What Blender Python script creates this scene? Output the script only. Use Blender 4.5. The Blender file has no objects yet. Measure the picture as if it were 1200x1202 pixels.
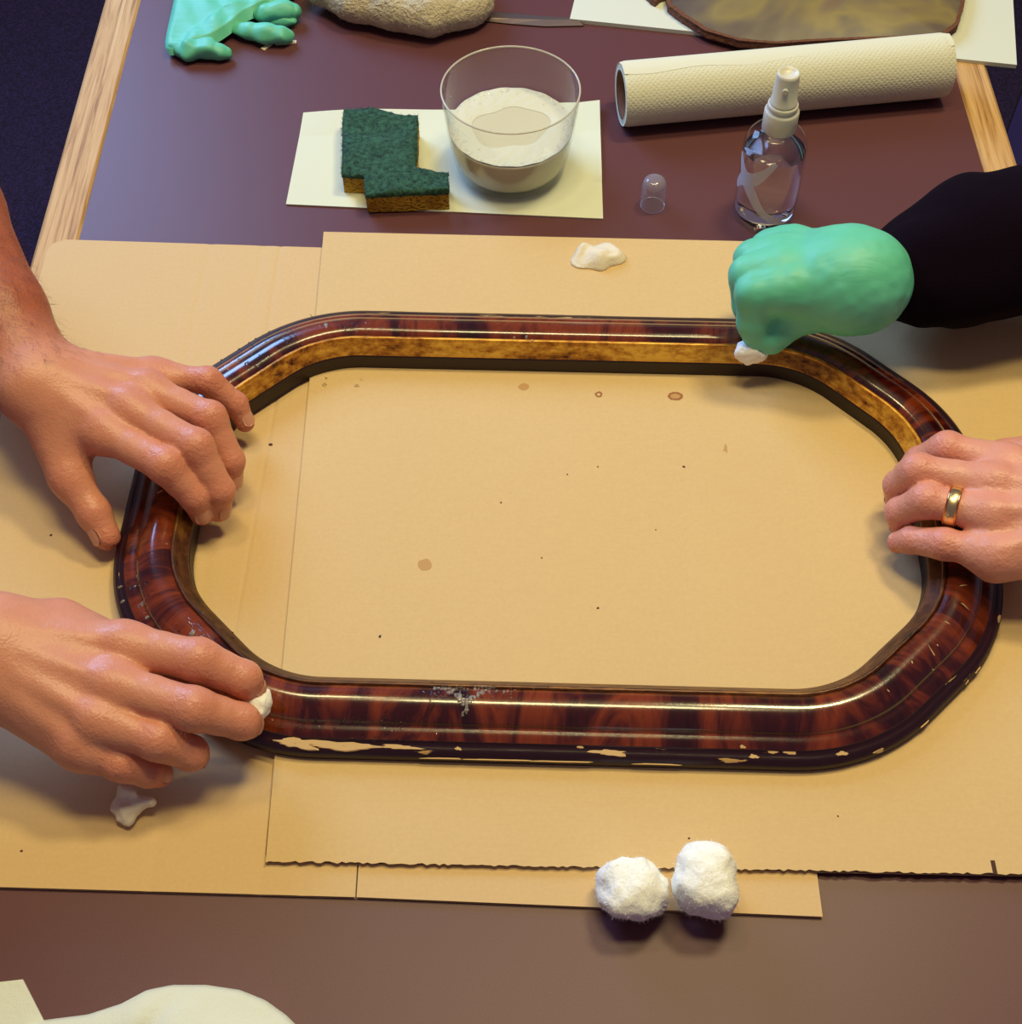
import bpy, math, random
import numpy as np
from mathutils import Vector

# ------------------------------------------------------------------ camera, light, exposure
SC = bpy.context.scene
C = SC.collection
FPX = 1700.0; TH = math.radians(53.4); CH = 0.77
_s, _c = math.sin(TH), math.cos(TH)
cam_d = bpy.data.cameras.new('camera'); cam = bpy.data.objects.new('camera', cam_d); C.objects.link(cam)
cam_d.sensor_width = 36.0; cam_d.sensor_fit = 'HORIZONTAL'; cam_d.lens = 36.0 * FPX / 1200.0
cam_d.clip_start = 0.02
cam.location = (0, -CH * _c / _s, CH); cam.rotation_euler = (math.pi / 2 - TH, 0, 0)
SC.camera = cam
vs = SC.view_settings
vs.view_transform = 'Standard'; vs.look = 'None'; vs.exposure = 0.0; vs.gamma = 1.0; vs.use_curve_mapping = False

w = bpy.data.worlds.new('room_light'); SC.world = w; w.use_nodes = True
bg = w.node_tree.nodes['Background']; bg.inputs[0].default_value = (0.62, 0.48, 0.66, 1); bg.inputs[1].default_value = 0.20

def area(name, loc, target, sx, sy, power, col):
    d = bpy.data.lights.new(name, 'AREA'); d.shape = 'RECTANGLE'; d.size = sx; d.size_y = sy; d.energy = power; d.color = col
    o = bpy.data.objects.new(name, d); C.objects.link(o); o.location = loc
    o.rotation_euler = (Vector(target) - Vector(loc)).to_track_quat('-Z', 'Y').to_euler()
    return o
area('window_daylight', (-0.95, 1.35, 0.95), (-0.15, 0.15, 0), 0.85, 0.75, 30, (0.30, 0.53, 1.0))
area('ceiling_lamp_right', (0.58, 0.58, 1.85), (0.40, -0.05, 0), 0.36, 0.20, 17.0, (1.0, 0.85, 0.42))
area('ceiling_lamp_left', (-0.40, 0.45, 1.85), (-0.20, -0.1, 0), 0.24, 0.20, 5.5, (1.0, 0.85, 0.42))
area('ceiling_lamp_middle', (0.08, 0.08, 1.85), (0.05, -0.45, 0), 0.60, 0.24, 14.5, (1.0, 0.85, 0.42))

random.seed(7); RNG = np.random.default_rng(7)

def at(x, y, z=0.0):
    """pixel of the 1200x1202 photograph -> point of the place at height z above the table top"""
    u = (x - 600) / FPX; v = (y - 601) / FPX
    t = (CH - z) / (_s + v * _c)
    return Vector((u * t, (_c - v * _s) * t - CH * _c / _s, z))
def proj(P):
    P = np.asarray(P, float); Y = P[..., 1] + CH * _c / _s; Z = P[..., 2] - CH
    d = Y * _c - Z * _s
    return np.stack([600 + FPX * P[..., 0] / d, 601 + FPX * (-Y * _s - Z * _c) / d, d], -1)

# ------------------------------------------------------------------ helpers
def rgb(r, g, b):
    f = lambda v: (v / 255 / 12.92) if v / 255 <= 0.04045 else ((v / 255 + 0.055) / 1.055) ** 2.4
    return (f(r), f(g), f(b), 1.0)

class M:
    """small node-material builder"""
    def __init__(s, name, base=(0.5, 0.5, 0.5, 1), rough=0.5, **kw):
        s.m = bpy.data.materials.new(name); s.m.use_nodes = True
        s.nt = s.m.node_tree; s.n = s.nt.nodes; s.l = s.nt.links
        s.b = s.n['Principled BSDF']; s.b.inputs['Base Color'].default_value = base; s.b.inputs['Roughness'].default_value = rough
        for k, v in kw.items(): s.b.inputs[k.replace('_', ' ')].default_value = v
        s.tc = s.n.new('ShaderNodeTexCoord')
    def node(s, t, **inp):
        n = s.n.new(t)
        for k, v in inp.items():
            if k in ('operation', 'data_type', 'blend_type', 'feature', 'distance', 'wave_type', 'bands_direction', 'noise_dimensions'): setattr(n, k, v)
            else: s.put(n.inputs[int(k[1:]) if k[0] == 'i' and k[1:].isdigit() else k.replace('_', ' ')], v)
        return n
    def put(s, sock, v):
        if hasattr(v, 'is_output') or hasattr(v, 'links'): s.l.new(v, sock)
        else: sock.default_value = v
    def coord(s, kind='Object', scale=(1, 1, 1), rot=(0, 0, 0)):
        mp = s.n.new('ShaderNodeMapping'); mp.inputs['Scale'].default_value = scale; mp.inputs['Rotation'].default_value = rot
        s.l.new(s.tc.outputs[kind], mp.inputs[0]); return mp.outputs[0]
    def noise(s, vec, scale, detail=4, rough=0.55, dist=0.0):
        return s.node('ShaderNodeTexNoise', Vector=vec, Scale=scale, Detail=detail, Roughness=rough, Distortion=dist).outputs[0]
    def math(s, op, a, b=0.0):
        return s.node('ShaderNodeMath', operation=op, i0=a, i1=b).outputs[0]
    def ramp(s, fac, stops):
        r = s.n.new('ShaderNodeValToRGB'); s.l.new(fac, r.inputs[0]); e = r.color_ramp.elements
        while len(e) < len(stops): e.new(0.5)
        for el, (p, c) in zip(e, stops): el.position = p; el.color = c
        return r.outputs[0]
    def mix(s, fac, a, b, mode='MIX'):
        n = s.n.new('ShaderNodeMix'); n.data_type = 'RGBA'; n.blend_type = mode
        s.put(n.inputs[0], fac); s.put(n.inputs[6], a); s.put(n.inputs[7], b); return n.outputs[2]
    def color(s, c): s.put(s.b.inputs['Base Color'], c); return s
    def bump(s, h, strength=0.3, dist=0.001):
        n = s.n.new('ShaderNodeBump'); n.inputs['Strength'].default_value = strength; n.inputs['Distance'].default_value = dist
        s.l.new(h, n.inputs['Height'])
        prev = s.b.inputs['Normal'].links
        if prev: s.l.new(prev[0].from_socket, n.inputs['Normal'])
        s.l.new(n.outputs[0], s.b.inputs['Normal']); return s

def empty(name, loc=(0, 0, 0)):
    o = bpy.data.objects.new(name, None); C.objects.link(o); o.location = loc; o.empty_display_size = 0.02; return o
def tag(o, label=None, cat=None, group=None, kind=None):
    for k, v in (('label', label), ('category', cat), ('group', group), ('kind', kind)):
        if v: o[k] = v
    return o
def wloc(o):
    l = Vector(o.location)
    while o.parent: o = o.parent; l += Vector(o.location)
    return l
def obj(name, verts, faces, mat, parent=None, smooth=False, uv=None, origin=None):
    V = np.asarray([tuple(v) for v in verts], float) if not isinstance(verts, np.ndarray) else verts
    if origin is None:
        origin = wloc(parent) if parent else Vector(((V[:, 0].min() + V[:, 0].max()) / 2, (V[:, 1].min() + V[:, 1].max()) / 2, V[:, 2].min()))
    org = np.array(origin); me = bpy.data.meshes.new(name)
    me.from_pydata((V - org).tolist(), [], faces if isinstance(faces, list) else faces.tolist())
    me.materials.append(mat.m if isinstance(mat, M) else mat)
    if smooth: me.polygons.foreach_set('use_smooth', [True] * len(me.polygons))
    if uv is not None:
        lay = me.uv_layers.new(name='UVMap'); li = np.empty(len(me.loops), np.int32); me.loops.foreach_get('vertex_index', li)
        lay.data.foreach_set('uv', np.asarray(uv, np.float32)[li].ravel())
    me.validate(); me.update()
    o = bpy.data.objects.new(name, me); C.objects.link(o); o.parent = parent
    o.location = Vector(origin) - (wloc(parent) if parent else Vector((0, 0, 0)))
    return o
def join(*parts):
    V, Fc, n = [], [], 0
    for v, f in parts:
        v = [tuple(p) for p in v]
        V += v; Fc += [tuple(i + n for i in q) for q in f]; n += len(v)
    return V, Fc
def slab(poly, z0, z1):
    n = len(poly)
    V = [(p[0], p[1], z0) for p in poly] + [(p[0], p[1], z1) for p in poly]
    F = [tuple(range(n - 1, -1, -1)), tuple(range(n, 2 * n))] + [(i, (i + 1) % n, n + (i + 1) % n, n + i) for i in range(n)]
    return V, F
def box(x0, x1, y0, y1, z0, z1): return slab([(x0, y0), (x1, y0), (x1, y1), (x0, y1)], z0, z1)
def bevelled_box(x0, x1, y0, y1, z0, z1, b):
    V, F = [], []
    def ring(i, z): return [(x0 + i, y0 + i, z), (x1 - i, y0 + i, z), (x1 - i, y1 - i, z), (x0 + i, y1 - i, z)]
    rings = [ring(b, z0), ring(0, z0 + b), ring(0, z1 - b), ring(b, z1)]
    for r in rings: V += r
    F = [(3, 2, 1, 0), (12, 13, 14, 15)]
    for k in range(3):
        for i in range(4): F.append((4 * k + i, 4 * k + (i + 1) % 4, 4 * k + 4 + (i + 1) % 4, 4 * k + 4 + i))
    return V, F
def lathe(prof, base, n=48, axis=Vector((0, 0, 1))):
    """prof: list of (r, h) along axis from base; closed where r = 0"""
    ax = Vector(axis).normalized(); t = Vector((1, 0, 0)) if abs(ax.x) < 0.9 else Vector((0, 1, 0))
    e1 = (t - ax * t.dot(ax)).normalized(); e2 = ax.cross(e1)
    V, F = [], []
    for r, h in prof:
        for i in range(n):
            a = 2 * math.pi * i / n
            V.append(Vector(base) + ax * h + (e1 * math.cos(a) + e2 * math.sin(a)) * max(r, 1e-6))
    for k in range(len(prof) - 1):
        for i in range(n):
            j = (i + 1) % n; F.append((k * n + i, k * n + j, (k + 1) * n + j, (k + 1) * n + i))
    return V, F
def tube(pts, rad, n=6):
    pts = [Vector(p) for p in pts]; V, F = [], []
    for i, p in enumerate(pts):
        d = (pts[min(i + 1, len(pts) - 1)] - pts[max(i - 1, 0)]).normalized()
        t = Vector((0, 0, 1)) if abs(d.z) < 0.9 else Vector((1, 0, 0))
        e1 = (t - d * t.dot(d)).normalized(); e2 = d.cross(e1); r = rad[i] if hasattr(rad, '__len__') else rad
        for k in range(n):
            a = 2 * math.pi * k / n; V.append(p + (e1 * math.cos(a) + e2 * math.sin(a)) * r)
    for i in range(len(pts) - 1):
        for k in range(n): F.append((i * n + k, i * n + (k + 1) % n, (i + 1) * n + (k + 1) % n, (i + 1) * n + k))
    F += [tuple(range(n - 1, -1, -1)), tuple((len(pts) - 1) * n + k for k in range(n))]
    return V, F
def vnoise(P, seed=0):
    """smooth value noise on (N,3) points, about -1..1"""
    P = np.asarray(P, float); I = np.floor(P).astype(np.int64); f = P - I; f = f * f * (3 - 2 * f); r = np.zeros(P.shape[:-1])
    for dx in (0, 1):
        for dy in (0, 1):
            for dz in (0, 1):
                h = ((I[..., 0] + dx) * 374761393 + (I[..., 1] + dy) * 668265263 + (I[..., 2] + dz) * 2147483647 + seed * 974711) & 0xffffffff
                h = ((h ^ (h >> 13)) * 1274126177) & 0xffffffff; h = ((h ^ (h >> 16)) & 0xffff) / 32767.5 - 1
                r += h * (f[..., 0] if dx else 1 - f[..., 0]) * (f[..., 1] if dy else 1 - f[..., 1]) * (f[..., 2] if dz else 1 - f[..., 2])
    return r

# ---- signed distance modelling: round cones blended smoothly, meshed with surface nets
class Field:
    def __init__(s, lo, hi, h):
        s.lo = np.array(lo, np.float32); s.h = h; s.n = np.ceil((np.array(hi) - np.array(lo)) / h).astype(int) + 1
        s.ax = [s.lo[i] + h * np.arange(s.n[i], dtype=np.float32) for i in range(3)]
    def new(s): return np.full(s.n, 0.03, np.float32)
    def cone(s, D, a, b, ra, rb, k):
        a = np.array(a, np.float32); b = np.array(b, np.float32); m = max(ra, rb) + max(k, 0.004) + 3 * s.h
        sl = []
        for i in range(3):
            i0 = int(max(0, (min(a[i], b[i]) - m - s.lo[i]) // s.h)); i1 = int(min(s.n[i], (max(a[i], b[i]) + m - s.lo[i]) // s.h + 2))
            if i1 <= i0: return
            sl.append(slice(i0, i1))
        X = s.ax[0][sl[0]][:, None, None] - a[0]; Y = s.ax[1][sl[1]][None, :, None] - a[1]; Z = s.ax[2][sl[2]][None, None, :] - a[2]
        ba = b - a; L = float(ba @ ba) + 1e-12
        t = np.clip((X * ba[0] + Y * ba[1] + Z * ba[2]) / L, 0, 1)
        d = np.sqrt((X - t * ba[0]) ** 2 + (Y - t * ba[1]) ** 2 + (Z - t * ba[2]) ** 2) - (ra + (rb - ra) * t)
        sl = tuple(sl); D[sl] = smin(D[sl], d, k)
    def mesh(s, D):
        S = D < 0
        n = s.n - 1
        cor = [(dx, dy, dz) for dx in (0, 1) for dy in (0, 1) for dz in (0, 1)]
        cnt = sum(S[c[0]:c[0] + n[0], c[1]:c[1] + n[1], c[2]:c[2] + n[2]].astype(np.int8) for c in cor)
        cells = np.argwhere((cnt > 0) & (cnt < 8)); idx = np.full(n, -1, np.int64); idx[tuple(cells.T)] = np.arange(len(cells))
        acc = np.zeros((len(cells), 3)); num = np.zeros(len(cells))
        for i, c in enumerate(cor):
            for axis in range(3):
                if c[axis]: continue
                e = list(c); e[axis] = 1
                v0 = D[tuple((cells + c).T)]; v1 = D[tuple((cells + e).T)]; m = (v0 < 0) != (v1 < 0)
                t = np.where(m, v0 / np.where(v0 == v1, 1, v0 - v1), 0); p = np.repeat(np.array([c], float), len(cells), 0); p[:, axis] += t
                acc[m] += p[m]; num[m] += 1
        V = s.lo + s.h * (cells + acc / num[:, None])
        Q = []
        for axis in range(3):
            u, v = (axis + 1) % 3, (axis + 2) % 3
            a = [slice(1, -1)] * 3; b = [slice(1, -1)] * 3; a[axis] = slice(0, -1); b[axis] = slice(1, None)
            A = S[tuple(a)]; B = S[tuple(b)]
            for flip, msk in ((0, A & ~B), (1, ~A & B)):
                e = np.argwhere(msk); off = np.ones(3, int); off[axis] = 0; e = e + off
                def cell(du, dv):
                    q = e.copy(); q[:, u] += du; q[:, v] += dv; return idx[tuple(q.T)]
                q = np.stack([cell(-1, -1), cell(0, -1), cell(0, 0), cell(-1, 0)], 1)
                Q.append(q[:, ::-1] if flip else q)
        return V, np.concatenate(Q)
def smin(a, b, k):
    if k <= 0: return np.minimum(a, b)
    h = np.maximum(k - np.abs(a - b), 0) / k
    return np.minimum(a, b) - h * h * k * 0.25

# ------------------------------------------------------------------ materials
def wood(name, c0, c1, c2, grain=(1, 1, 1), rough=0.5, dist=1.5):
    m = M(name, rough=rough); v = m.coord('Object', grain)
    n1 = m.noise(v, 1.0, 6, 0.65, dist); m.color(m.ramp(n1, [(0.3, c0), (0.5, c1), (0.68, c2)])); m.bump(n1, 0.15, 0.0006); return m
lam = M('dark_laminate', rgb(82, 56, 58), 0.42); _n = lam.noise(lam.coord(), 900, 2); _n2 = lam.noise(lam.coord(), 5, 4)
lam.color(lam.mix(lam.math('MULTIPLY', _n2, 0.5), lam.mix(_n, rgb(82, 46, 54), rgb(101, 63, 67)), rgb(100, 62, 64))); lam.bump(_n, 0.10, 0.0002)
lam.b.inputs['Specular IOR Level'].default_value = 0.30
oak = wood('oak_edge', rgb(140, 96, 58), rgb(198, 156, 104), rgb(212, 176, 126), (330, 9, 330), 0.6, 0.5); oak.b.inputs['Specular IOR Level'].default_value = 0.2
carpet = M('dark_carpet', rgb(24, 12, 40), 0.95); _n = carpet.noise(carpet.coord(), 260, 3); carpet.color(carpet.ramp(_n, [(0.35, rgb(14, 3, 24)), (0.7, rgb(54, 28, 70))])); carpet.bump(_n, 1.0, 0.004)
def card_mat(name, a, b):
    m = M(name, rough=0.78); n = m.noise(m.coord(), 7, 5, 0.6); n2 = m.noise(m.coord('Object', (60, 700, 60)), 1, 3); n3 = m.noise(m.coord(), 420, 2)
    m.color(m.mix(m.math('MULTIPLY', n3, 0.25), m.mix(n2, m.mix(n, a, b), b), rgb(170, 128, 78))); m.bump(n2, 0.12, 0.0004); return m
card = card_mat('kraft_cardboard', rgb(206, 174, 122), rgb(216, 186, 134))
card2 = card_mat('kraft_cardboard_worn', rgb(208, 176, 126), rgb(216, 184, 134))
flute = M('fluting_paper', rgb(112, 72, 44), 0.9)
stain = M('brown_stain', rgb(150, 92, 48), 0.5); stainp = M('pale_stain', rgb(186, 142, 88), 0.7)

# veneer: UV x along the moulding in metres, UV y across the profile in metres
ven = M('flame_mahogany_veneer', rough=0.20)
_v = ven.coord('UV', (1, 1, 1)); _fig = ven.noise(ven.coord('UV', (30, 9, 1), (0, 0, 0.15)), 1.0, 5, 0.62, 0.8); _fine = ven.noise(ven.coord('UV', (900, 40, 1), (0, 0, 0.12)), 1.0, 4, 0.7)
_c1 = ven.ramp(_fig, [(0.32, rgb(26, 3, 8)), (0.45, rgb(62, 14, 10)), (0.58, rgb(132, 54, 20)), (0.70, rgb(56, 11, 10))])
_c2 = ven.mix(ven.math('MULTIPLY', _fine, 0.75), _c1, ven.mix(0.5, _c1, rgb(30, 4, 8)))
ven.color(_c2); ven.bump(_fine, 0.05, 0.0002); ven.bump(ven.noise(ven.coord('UV'), 320, 3), 0.10, 0.0006)
ven.b.inputs['Coat Weight'].default_value = 0.6; ven.b.inputs['Coat Roughness'].default_value = 0.10
rimm = M('black_rim_paint', rgb(34, 14, 24), 0.30); _w = rimm.noise(rimm.coord('UV', (28, 260, 1)), 1.0, 5, 0.6)
_w2 = rimm.noise(rimm.coord('UV', (5, 5, 1)), 1.0, 2)
rimm.color(rimm.mix(rimm.ramp(rimm.math('ADD', _w, rimm.math('MULTIPLY', _w2, 0.28)), [(0.79, (0, 0, 0, 1)), (0.81, (1, 1, 1, 1))]), rgb(38, 14, 26), rgb(196, 158, 100))); rimm.bump(_w, 0.3, 0.0008)
gilt = M('worn_shaded_gilding', rough=0.34); _g = gilt.noise(gilt.coord('UV', (90, 260, 1)), 1.0, 6, 0.7); _g2 = gilt.noise(gilt.coord('UV', (9, 30, 1)), 1, 3)
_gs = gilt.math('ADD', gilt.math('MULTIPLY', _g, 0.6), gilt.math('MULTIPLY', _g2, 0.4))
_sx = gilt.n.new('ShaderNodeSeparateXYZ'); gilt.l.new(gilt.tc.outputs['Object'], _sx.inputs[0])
_shade_m = gilt.ramp(gilt.math('ADD', gilt.math('MULTIPLY', _sx.outputs[1], 6.0), gilt.math('MULTIPLY', _g2, 0.5)), [(0.10, (0, 0, 0, 1)), (0.55, (1, 1, 1, 1))])   # shade painted in: gold on far rails, brown where the slope faces away
gilt.color(gilt.mix(_shade_m, gilt.ramp(_gs, [(0.38, rgb(40, 16, 12)), (0.52, rgb(86, 48, 26)), (0.66, rgb(128, 84, 40))]), gilt.ramp(_gs, [(0.36, rgb(70, 32, 10)), (0.45, rgb(170, 108, 26)), (0.58, rgb(232, 176, 64))]))); gilt.b.inputs['Metallic'].default_value = 0.35; gilt.bump(_g, 0.35, 0.0008)
inner = M('dark_rebate', rgb(30, 9, 14), 0.5)  # dark wall colour, deepened to paint in the shadow inside the frame
chipm = M('bare_gesso', rgb(206, 172, 122), 0.7)
clear = M('clear_water', (1, 1, 1, 1), 0.02, IOR=1.33); clear.b.inputs['Transmission Weight'].default_value = 1.0
foam = M('soap_foam', rgb(214, 200, 190), 0.2); foam.b.inputs['Transmission Weight'].default_value = 0.75

def skin_mat(name, base, red, dark, wr=0.25):
    m = M(name, rough=0.40); n = m.noise(m.coord(), 90, 4); n2 = m.noise(m.coord(), 700, 3)
    at_ = m.n.new('ShaderNodeAttribute'); at_.attribute_name = 'flush'
    c = m.mix(m.math('MULTIPLY', n, 0.45), base, dark); c = m.mix(m.math('MULTIPLY', at_.outputs['Fac'], 0.75), c, red)
    tn = m.n.new('ShaderNodeAttribute'); tn.attribute_name = 'tan'; c = m.mix(tn.outputs['Fac'], c, m.mix(n, rgb(176, 96, 68), rgb(140, 68, 46)))
    m.color(c); m.b.inputs['Subsurface Weight'].default_value = 0.12; m.b.inputs['Subsurface Radius'].default_value = (0.008, 0.003, 0.0015); m.b.inputs['Subsurface Scale'].default_value = 1.0
    m.b.inputs['Specular IOR Level'].default_value = 0.4
    v = m.node('ShaderNodeTexVoronoi', Vector=m.coord(), Scale=650).outputs[0]
    m.bump(v, 0.22, 0.0006); m.bump(m.noise(m.coord(), 160, 3), wr, 0.0014)
    m.bump(m.math('MULTIPLY', m.noise(m.coord(), 330, 3, 0.5, 0.6), at_.outputs['Fac']), 0.9, 0.0022); return m
skin_a = skin_mat('sunned_skin', rgb(212, 148, 124), rgb(196, 104, 86), rgb(182, 112, 86))
skin_b = skin_mat('pale_pink_skin', rgb(218, 158, 138), rgb(206, 106, 100), rgb(196, 126, 110), 0.5)
nail_m = M('fingernail', rgb(204, 146, 124), 0.3); nail_b = M('fingernail_pale', rgb(210, 150, 134), 0.3)
hair_m = M('arm_hair', rgb(96, 52, 34), 0.6)
glove_m = M('green_nitrile', rgb(92, 190, 160), 0.5); _n = glove_m.noise(glove_m.coord(), 30, 3); glove_m.color(glove_m.mix(_n, rgb(80, 182, 152), rgb(108, 204, 176)))
glove_m.bump(glove_m.noise(glove_m.coord('Object', (30, 120, 50)), 1, 2, 0.4, 0.8), 0.30, 0.002); glove_m.b.inputs['Subsurface Weight'].default_value = 0.05; glove_m.b.inputs['Subsurface Radius'].default_value = (0.002, 0.004, 0.003)
sleeve_m = M('dark_knit', rgb(13, 3, 17), 1.0); sleeve_m.b.inputs['Specular IOR Level'].default_value = 0.1; sleeve_m.bump(sleeve_m.noise(sleeve_m.coord(), 500, 3), 0.5, 0.001)
gold = M('gold_ring', rgb(246, 222, 160), 0.26, Metallic=1.0); gold2 = M('rose_gold', rgb(226, 150, 92), 0.2, Metallic=1.0)
white_p = M('white_plastic', rgb(208, 206, 194), 0.35)
paper = M('paper_napkin', rgb(214, 218, 197), 0.9); _n = paper.noise(paper.coord(), 60, 3); paper.bump(_n, 0.2, 0.001)
board_m = M('white_board', rgb(212, 216, 202), 0.6)
towel_paper = M('embossed_paper', rgb(216, 216, 196), 0.9)
_vd = towel_paper.node('ShaderNodeTexVoronoi', Vector=towel_paper.coord('UV', (330, 330, 1), (0, 0, 0.785)), Scale=1.0, Randomness=0.25).outputs[0]
_vo = towel_paper.ramp(_vd, [(0.10, (0, 0, 0, 1)), (0.42, (1, 1, 1, 1))])
towel_paper.bump(_vo, 0.35, 0.0008); towel_paper.bump(towel_paper.noise(towel_paper.coord(), 500, 2), 0.2, 0.0005)
cloth_m = M('white_cloth', rgb(218, 222, 208), 0.95); cloth_m.bump(cloth_m.noise(cloth_m.coord(), 900, 3), 0.4, 0.0006); cloth_m.bump(cloth_m.noise(cloth_m.coord(), 45, 4), 0.35, 0.004)
terry = M('terry_cloth', rgb(206, 194, 166), 1.0); terry.bump(terry.noise(terry.coord(), 420, 3), 1.0, 0.003)
cotton = M('cotton_wool', rgb(248, 250, 246), 1.0); cotton.bump(cotton.noise(cotton.coord(), 220, 5), 0.6, 0.002); cotton.b.inputs['Subsurface Weight'].default_value = 0.3; cotton.b.inputs['Subsurface Radius'].default_value = (0.006, 0.006, 0.006)
used_cotton = M('damp_cotton', rgb(226, 216, 196), 0.85); used_cotton.bump(used_cotton.noise(used_cotton.coord(), 160, 4), 0.5, 0.002)
scrub = M('green_scrub', rgb(34, 78, 62), 0.95); _n = scrub.noise(scrub.coord(), 260, 5, 0.7); scrub.color(scrub.ramp(_n, [(0.35, rgb(14, 44, 40)), (0.65, rgb(58, 108, 84))])); scrub.bump(_n, 1.0, 0.003)
foamy = M('yellow_sponge', rgb(186, 140, 30), 0.95); _n = foamy.node('ShaderNodeTexVoronoi', Vector=foamy.coord('Object', (1, 1, 1.8)), Scale=330).outputs[0]
_n2 = foamy.noise(foamy.coord(), 60, 3); foamy.color(foamy.mix(foamy.ramp(_n, [(0.15, (1, 1, 1, 1)), (0.45, (0, 0, 0, 1))]), foamy.mix(_n2, rgb(170, 118, 24), rgb(214, 178, 50)), rgb(92, 54, 18))); foamy.bump(_n, 0.8, 0.002)
def thin_glass(name, tint, spec=0.0, rough=0.02, body=0.0, bodycol=(1, 1, 1, 1)):
    m = M(name); nt = m.nt; out = m.n['Material Output']
    tr = m.node('ShaderNodeBsdfTransparent', Color=tint); gl = m.node('ShaderNodeBsdfGlossy', Roughness=rough); fr = m.node('ShaderNodeLayerWeight', Blend=0.5)
    f = m.math('ADD', m.math('MULTIPLY', m.math('POWER', fr.outputs[1], 4.0), 0.55), spec + 0.03); mx = m.n.new('ShaderNodeMixShader')
    m.l.new(f, mx.inputs[0]); m.l.new(tr.outputs[0], mx.inputs[1]); m.l.new(gl.outputs[0], mx.inputs[2]); o = mx.outputs[0]
    if body:
        df = m.node('ShaderNodeBsdfDiffuse', Color=bodycol); m2 = m.n.new('ShaderNodeMixShader'); m2.inputs[0].default_value = body
        m.l.new(o, m2.inputs[1]); m.l.new(df.outputs[0], m2.inputs[2]); o = m2.outputs[0]
    m.l.new(o, out.inputs[0]); m.n.remove(m.b); return m
glass = thin_glass('thin_glass', (0.985, 0.99, 0.98, 1))
pet = thin_glass('clear_plastic', (0.95, 0.95, 0.97, 1), 0.01, 0.05)
frost = thin_glass('hazy_plastic', (0.90, 0.90, 0.96, 1), 0.03, 0.12, 0.20, rgb(210, 210, 235))
milky = M('soapy_water', rgb(206, 202, 178), 0.12); milky.b.inputs['Subsurface Weight'].default_value = 0.5; milky.b.inputs['Subsurface Radius'].default_value = (0.02, 0.02, 0.015)
suds = M('white_suds', rgb(212, 211, 190), 0.5); _n = suds.node('ShaderNodeTexVoronoi', Vector=suds.coord(), Scale=420).outputs[0]; suds.bump(_n, 0.25, 0.001)
mark_m = thin_glass('printed_mark', (1, 1, 1, 1), 0.02, 0.2, 0.62, rgb(196, 202, 224))
steel = M('brushed_steel', rgb(112, 98, 98), 0.45, Metallic=0.7)
core_m = M('brown_tube', rgb(120, 78, 52), 0.85)
relic = M('aged_varnished_card', rough=0.42); _n = relic.noise(relic.coord(), 8.0, 3, 0.45, 0.8); _n2 = relic.noise(relic.coord(), 60, 4)
relic.color(relic.mix(relic.math('MULTIPLY', _n2, 0.3), relic.ramp(_n, [(0.36, rgb(70, 56, 52)), (0.48, rgb(104, 92, 76)), (0.56, rgb(142, 126, 72)), (0.64, rgb(120, 104, 80)), (0.72, rgb(126, 84, 44))]), rgb(90, 70, 56)))
torn = M('torn_brown_edge', rgb(110, 68, 46), 0.9); torn.bump(torn.noise(torn.coord(), 300, 3), 1.0, 0.003)
navy = M('navy_fabric', rgb(34, 27, 104), 0.95); black_m = M('black_metal', rgb(16, 8, 18), 0.4)
debris_m = M('white_crumb', rgb(226, 214, 190), 0.8); speck_m = M('dark_speck', rgb(70, 40, 26), 0.8)

# ------------------------------------------------------------------ the setting
o = obj('floor', *box(-2.2, 2.4, -1.6, 3.2, -0.78, -0.74), carpet); tag(o, 'dark purple carpet under the table', 'floor', kind='structure')

# ------------------------------------------------------------------ table
TX0, TX1, TY0, TY1 = -0.3325, 0.3795, -0.62, 0.98
tb = empty('work_table', (0.02, 0.18, -0.74)); tag(tb, 'dark brown laminate work table with oak side edges', 'table')
obj('table_top', *box(TX0, TX1, TY0, TY1, -0.030, 0.0), lam, tb)
for x0, x1 in ((TX0 - 0.0325, TX0 - 0.0003), (TX1 + 0.0003, TX1 + 0.029)):
    e = obj('edge_strip', *bevelled_box(x0, x1, TY0, TY1, -0.034, 0.0006, 0.0025), oak, tb); e['label'] = 'pale oak edging strip'
for x in (TX0 + 0.04, TX1 - 0.04):
    for y in (TY0 + 0.06, TY1 - 0.06): obj('leg', *box(x - 0.03, x + 0.03, y - 0.03, y + 0.03, -0.74, -0.03), oak, tb)
for y in (TY0 + 0.05, TY1 - 0.07): obj('apron', *box(TX0 + 0.07, TX1 - 0.07, y, y + 0.02, -0.11, -0.03), oak, tb)

# chair whose navy seat shows past the right edge of the table
ca_ = at(1181, 160, -.27); cb_ = at(1213, 74, -.27); ce = Vector((cb_.x - ca_.x, cb_.y - ca_.y)).normalized(); cpd = Vector((ce.y, -ce.x))
def cq(a, b): return (ca_.x + ce.x * a + cpd.x * b, ca_.y + ce.y * a + cpd.y * b)
def crect(a0, a1, b0, b1): return [cq(a0, b0), cq(a0, b1), cq(a1, b1), cq(a1, b0)]
_cm = cq(.08, .21); ch = empty('chair', (_cm[0], _cm[1], -0.74)); tag(ch, 'navy fabric chair just past the right edge of the table', 'chair')
obj('seat', *slab(crect(-.13, .29, 0, .42), -.325, -.27), navy, ch)
obj('seat_frame', *slab(crect(-.133, .293, -.003, .423), -.345, -.3255), black_m, ch)
obj('backrest', *slab(crect(-.11, .27, .39, .42), -.14, .12), navy, ch)
for a in (-.12, .28):
    for b in (.01, .41): obj('leg', *slab(crect(a - .012, a + .012, b - .012, b + .012), -.74, -.14 if b > .2 else -.345), black_m, ch)

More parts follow.
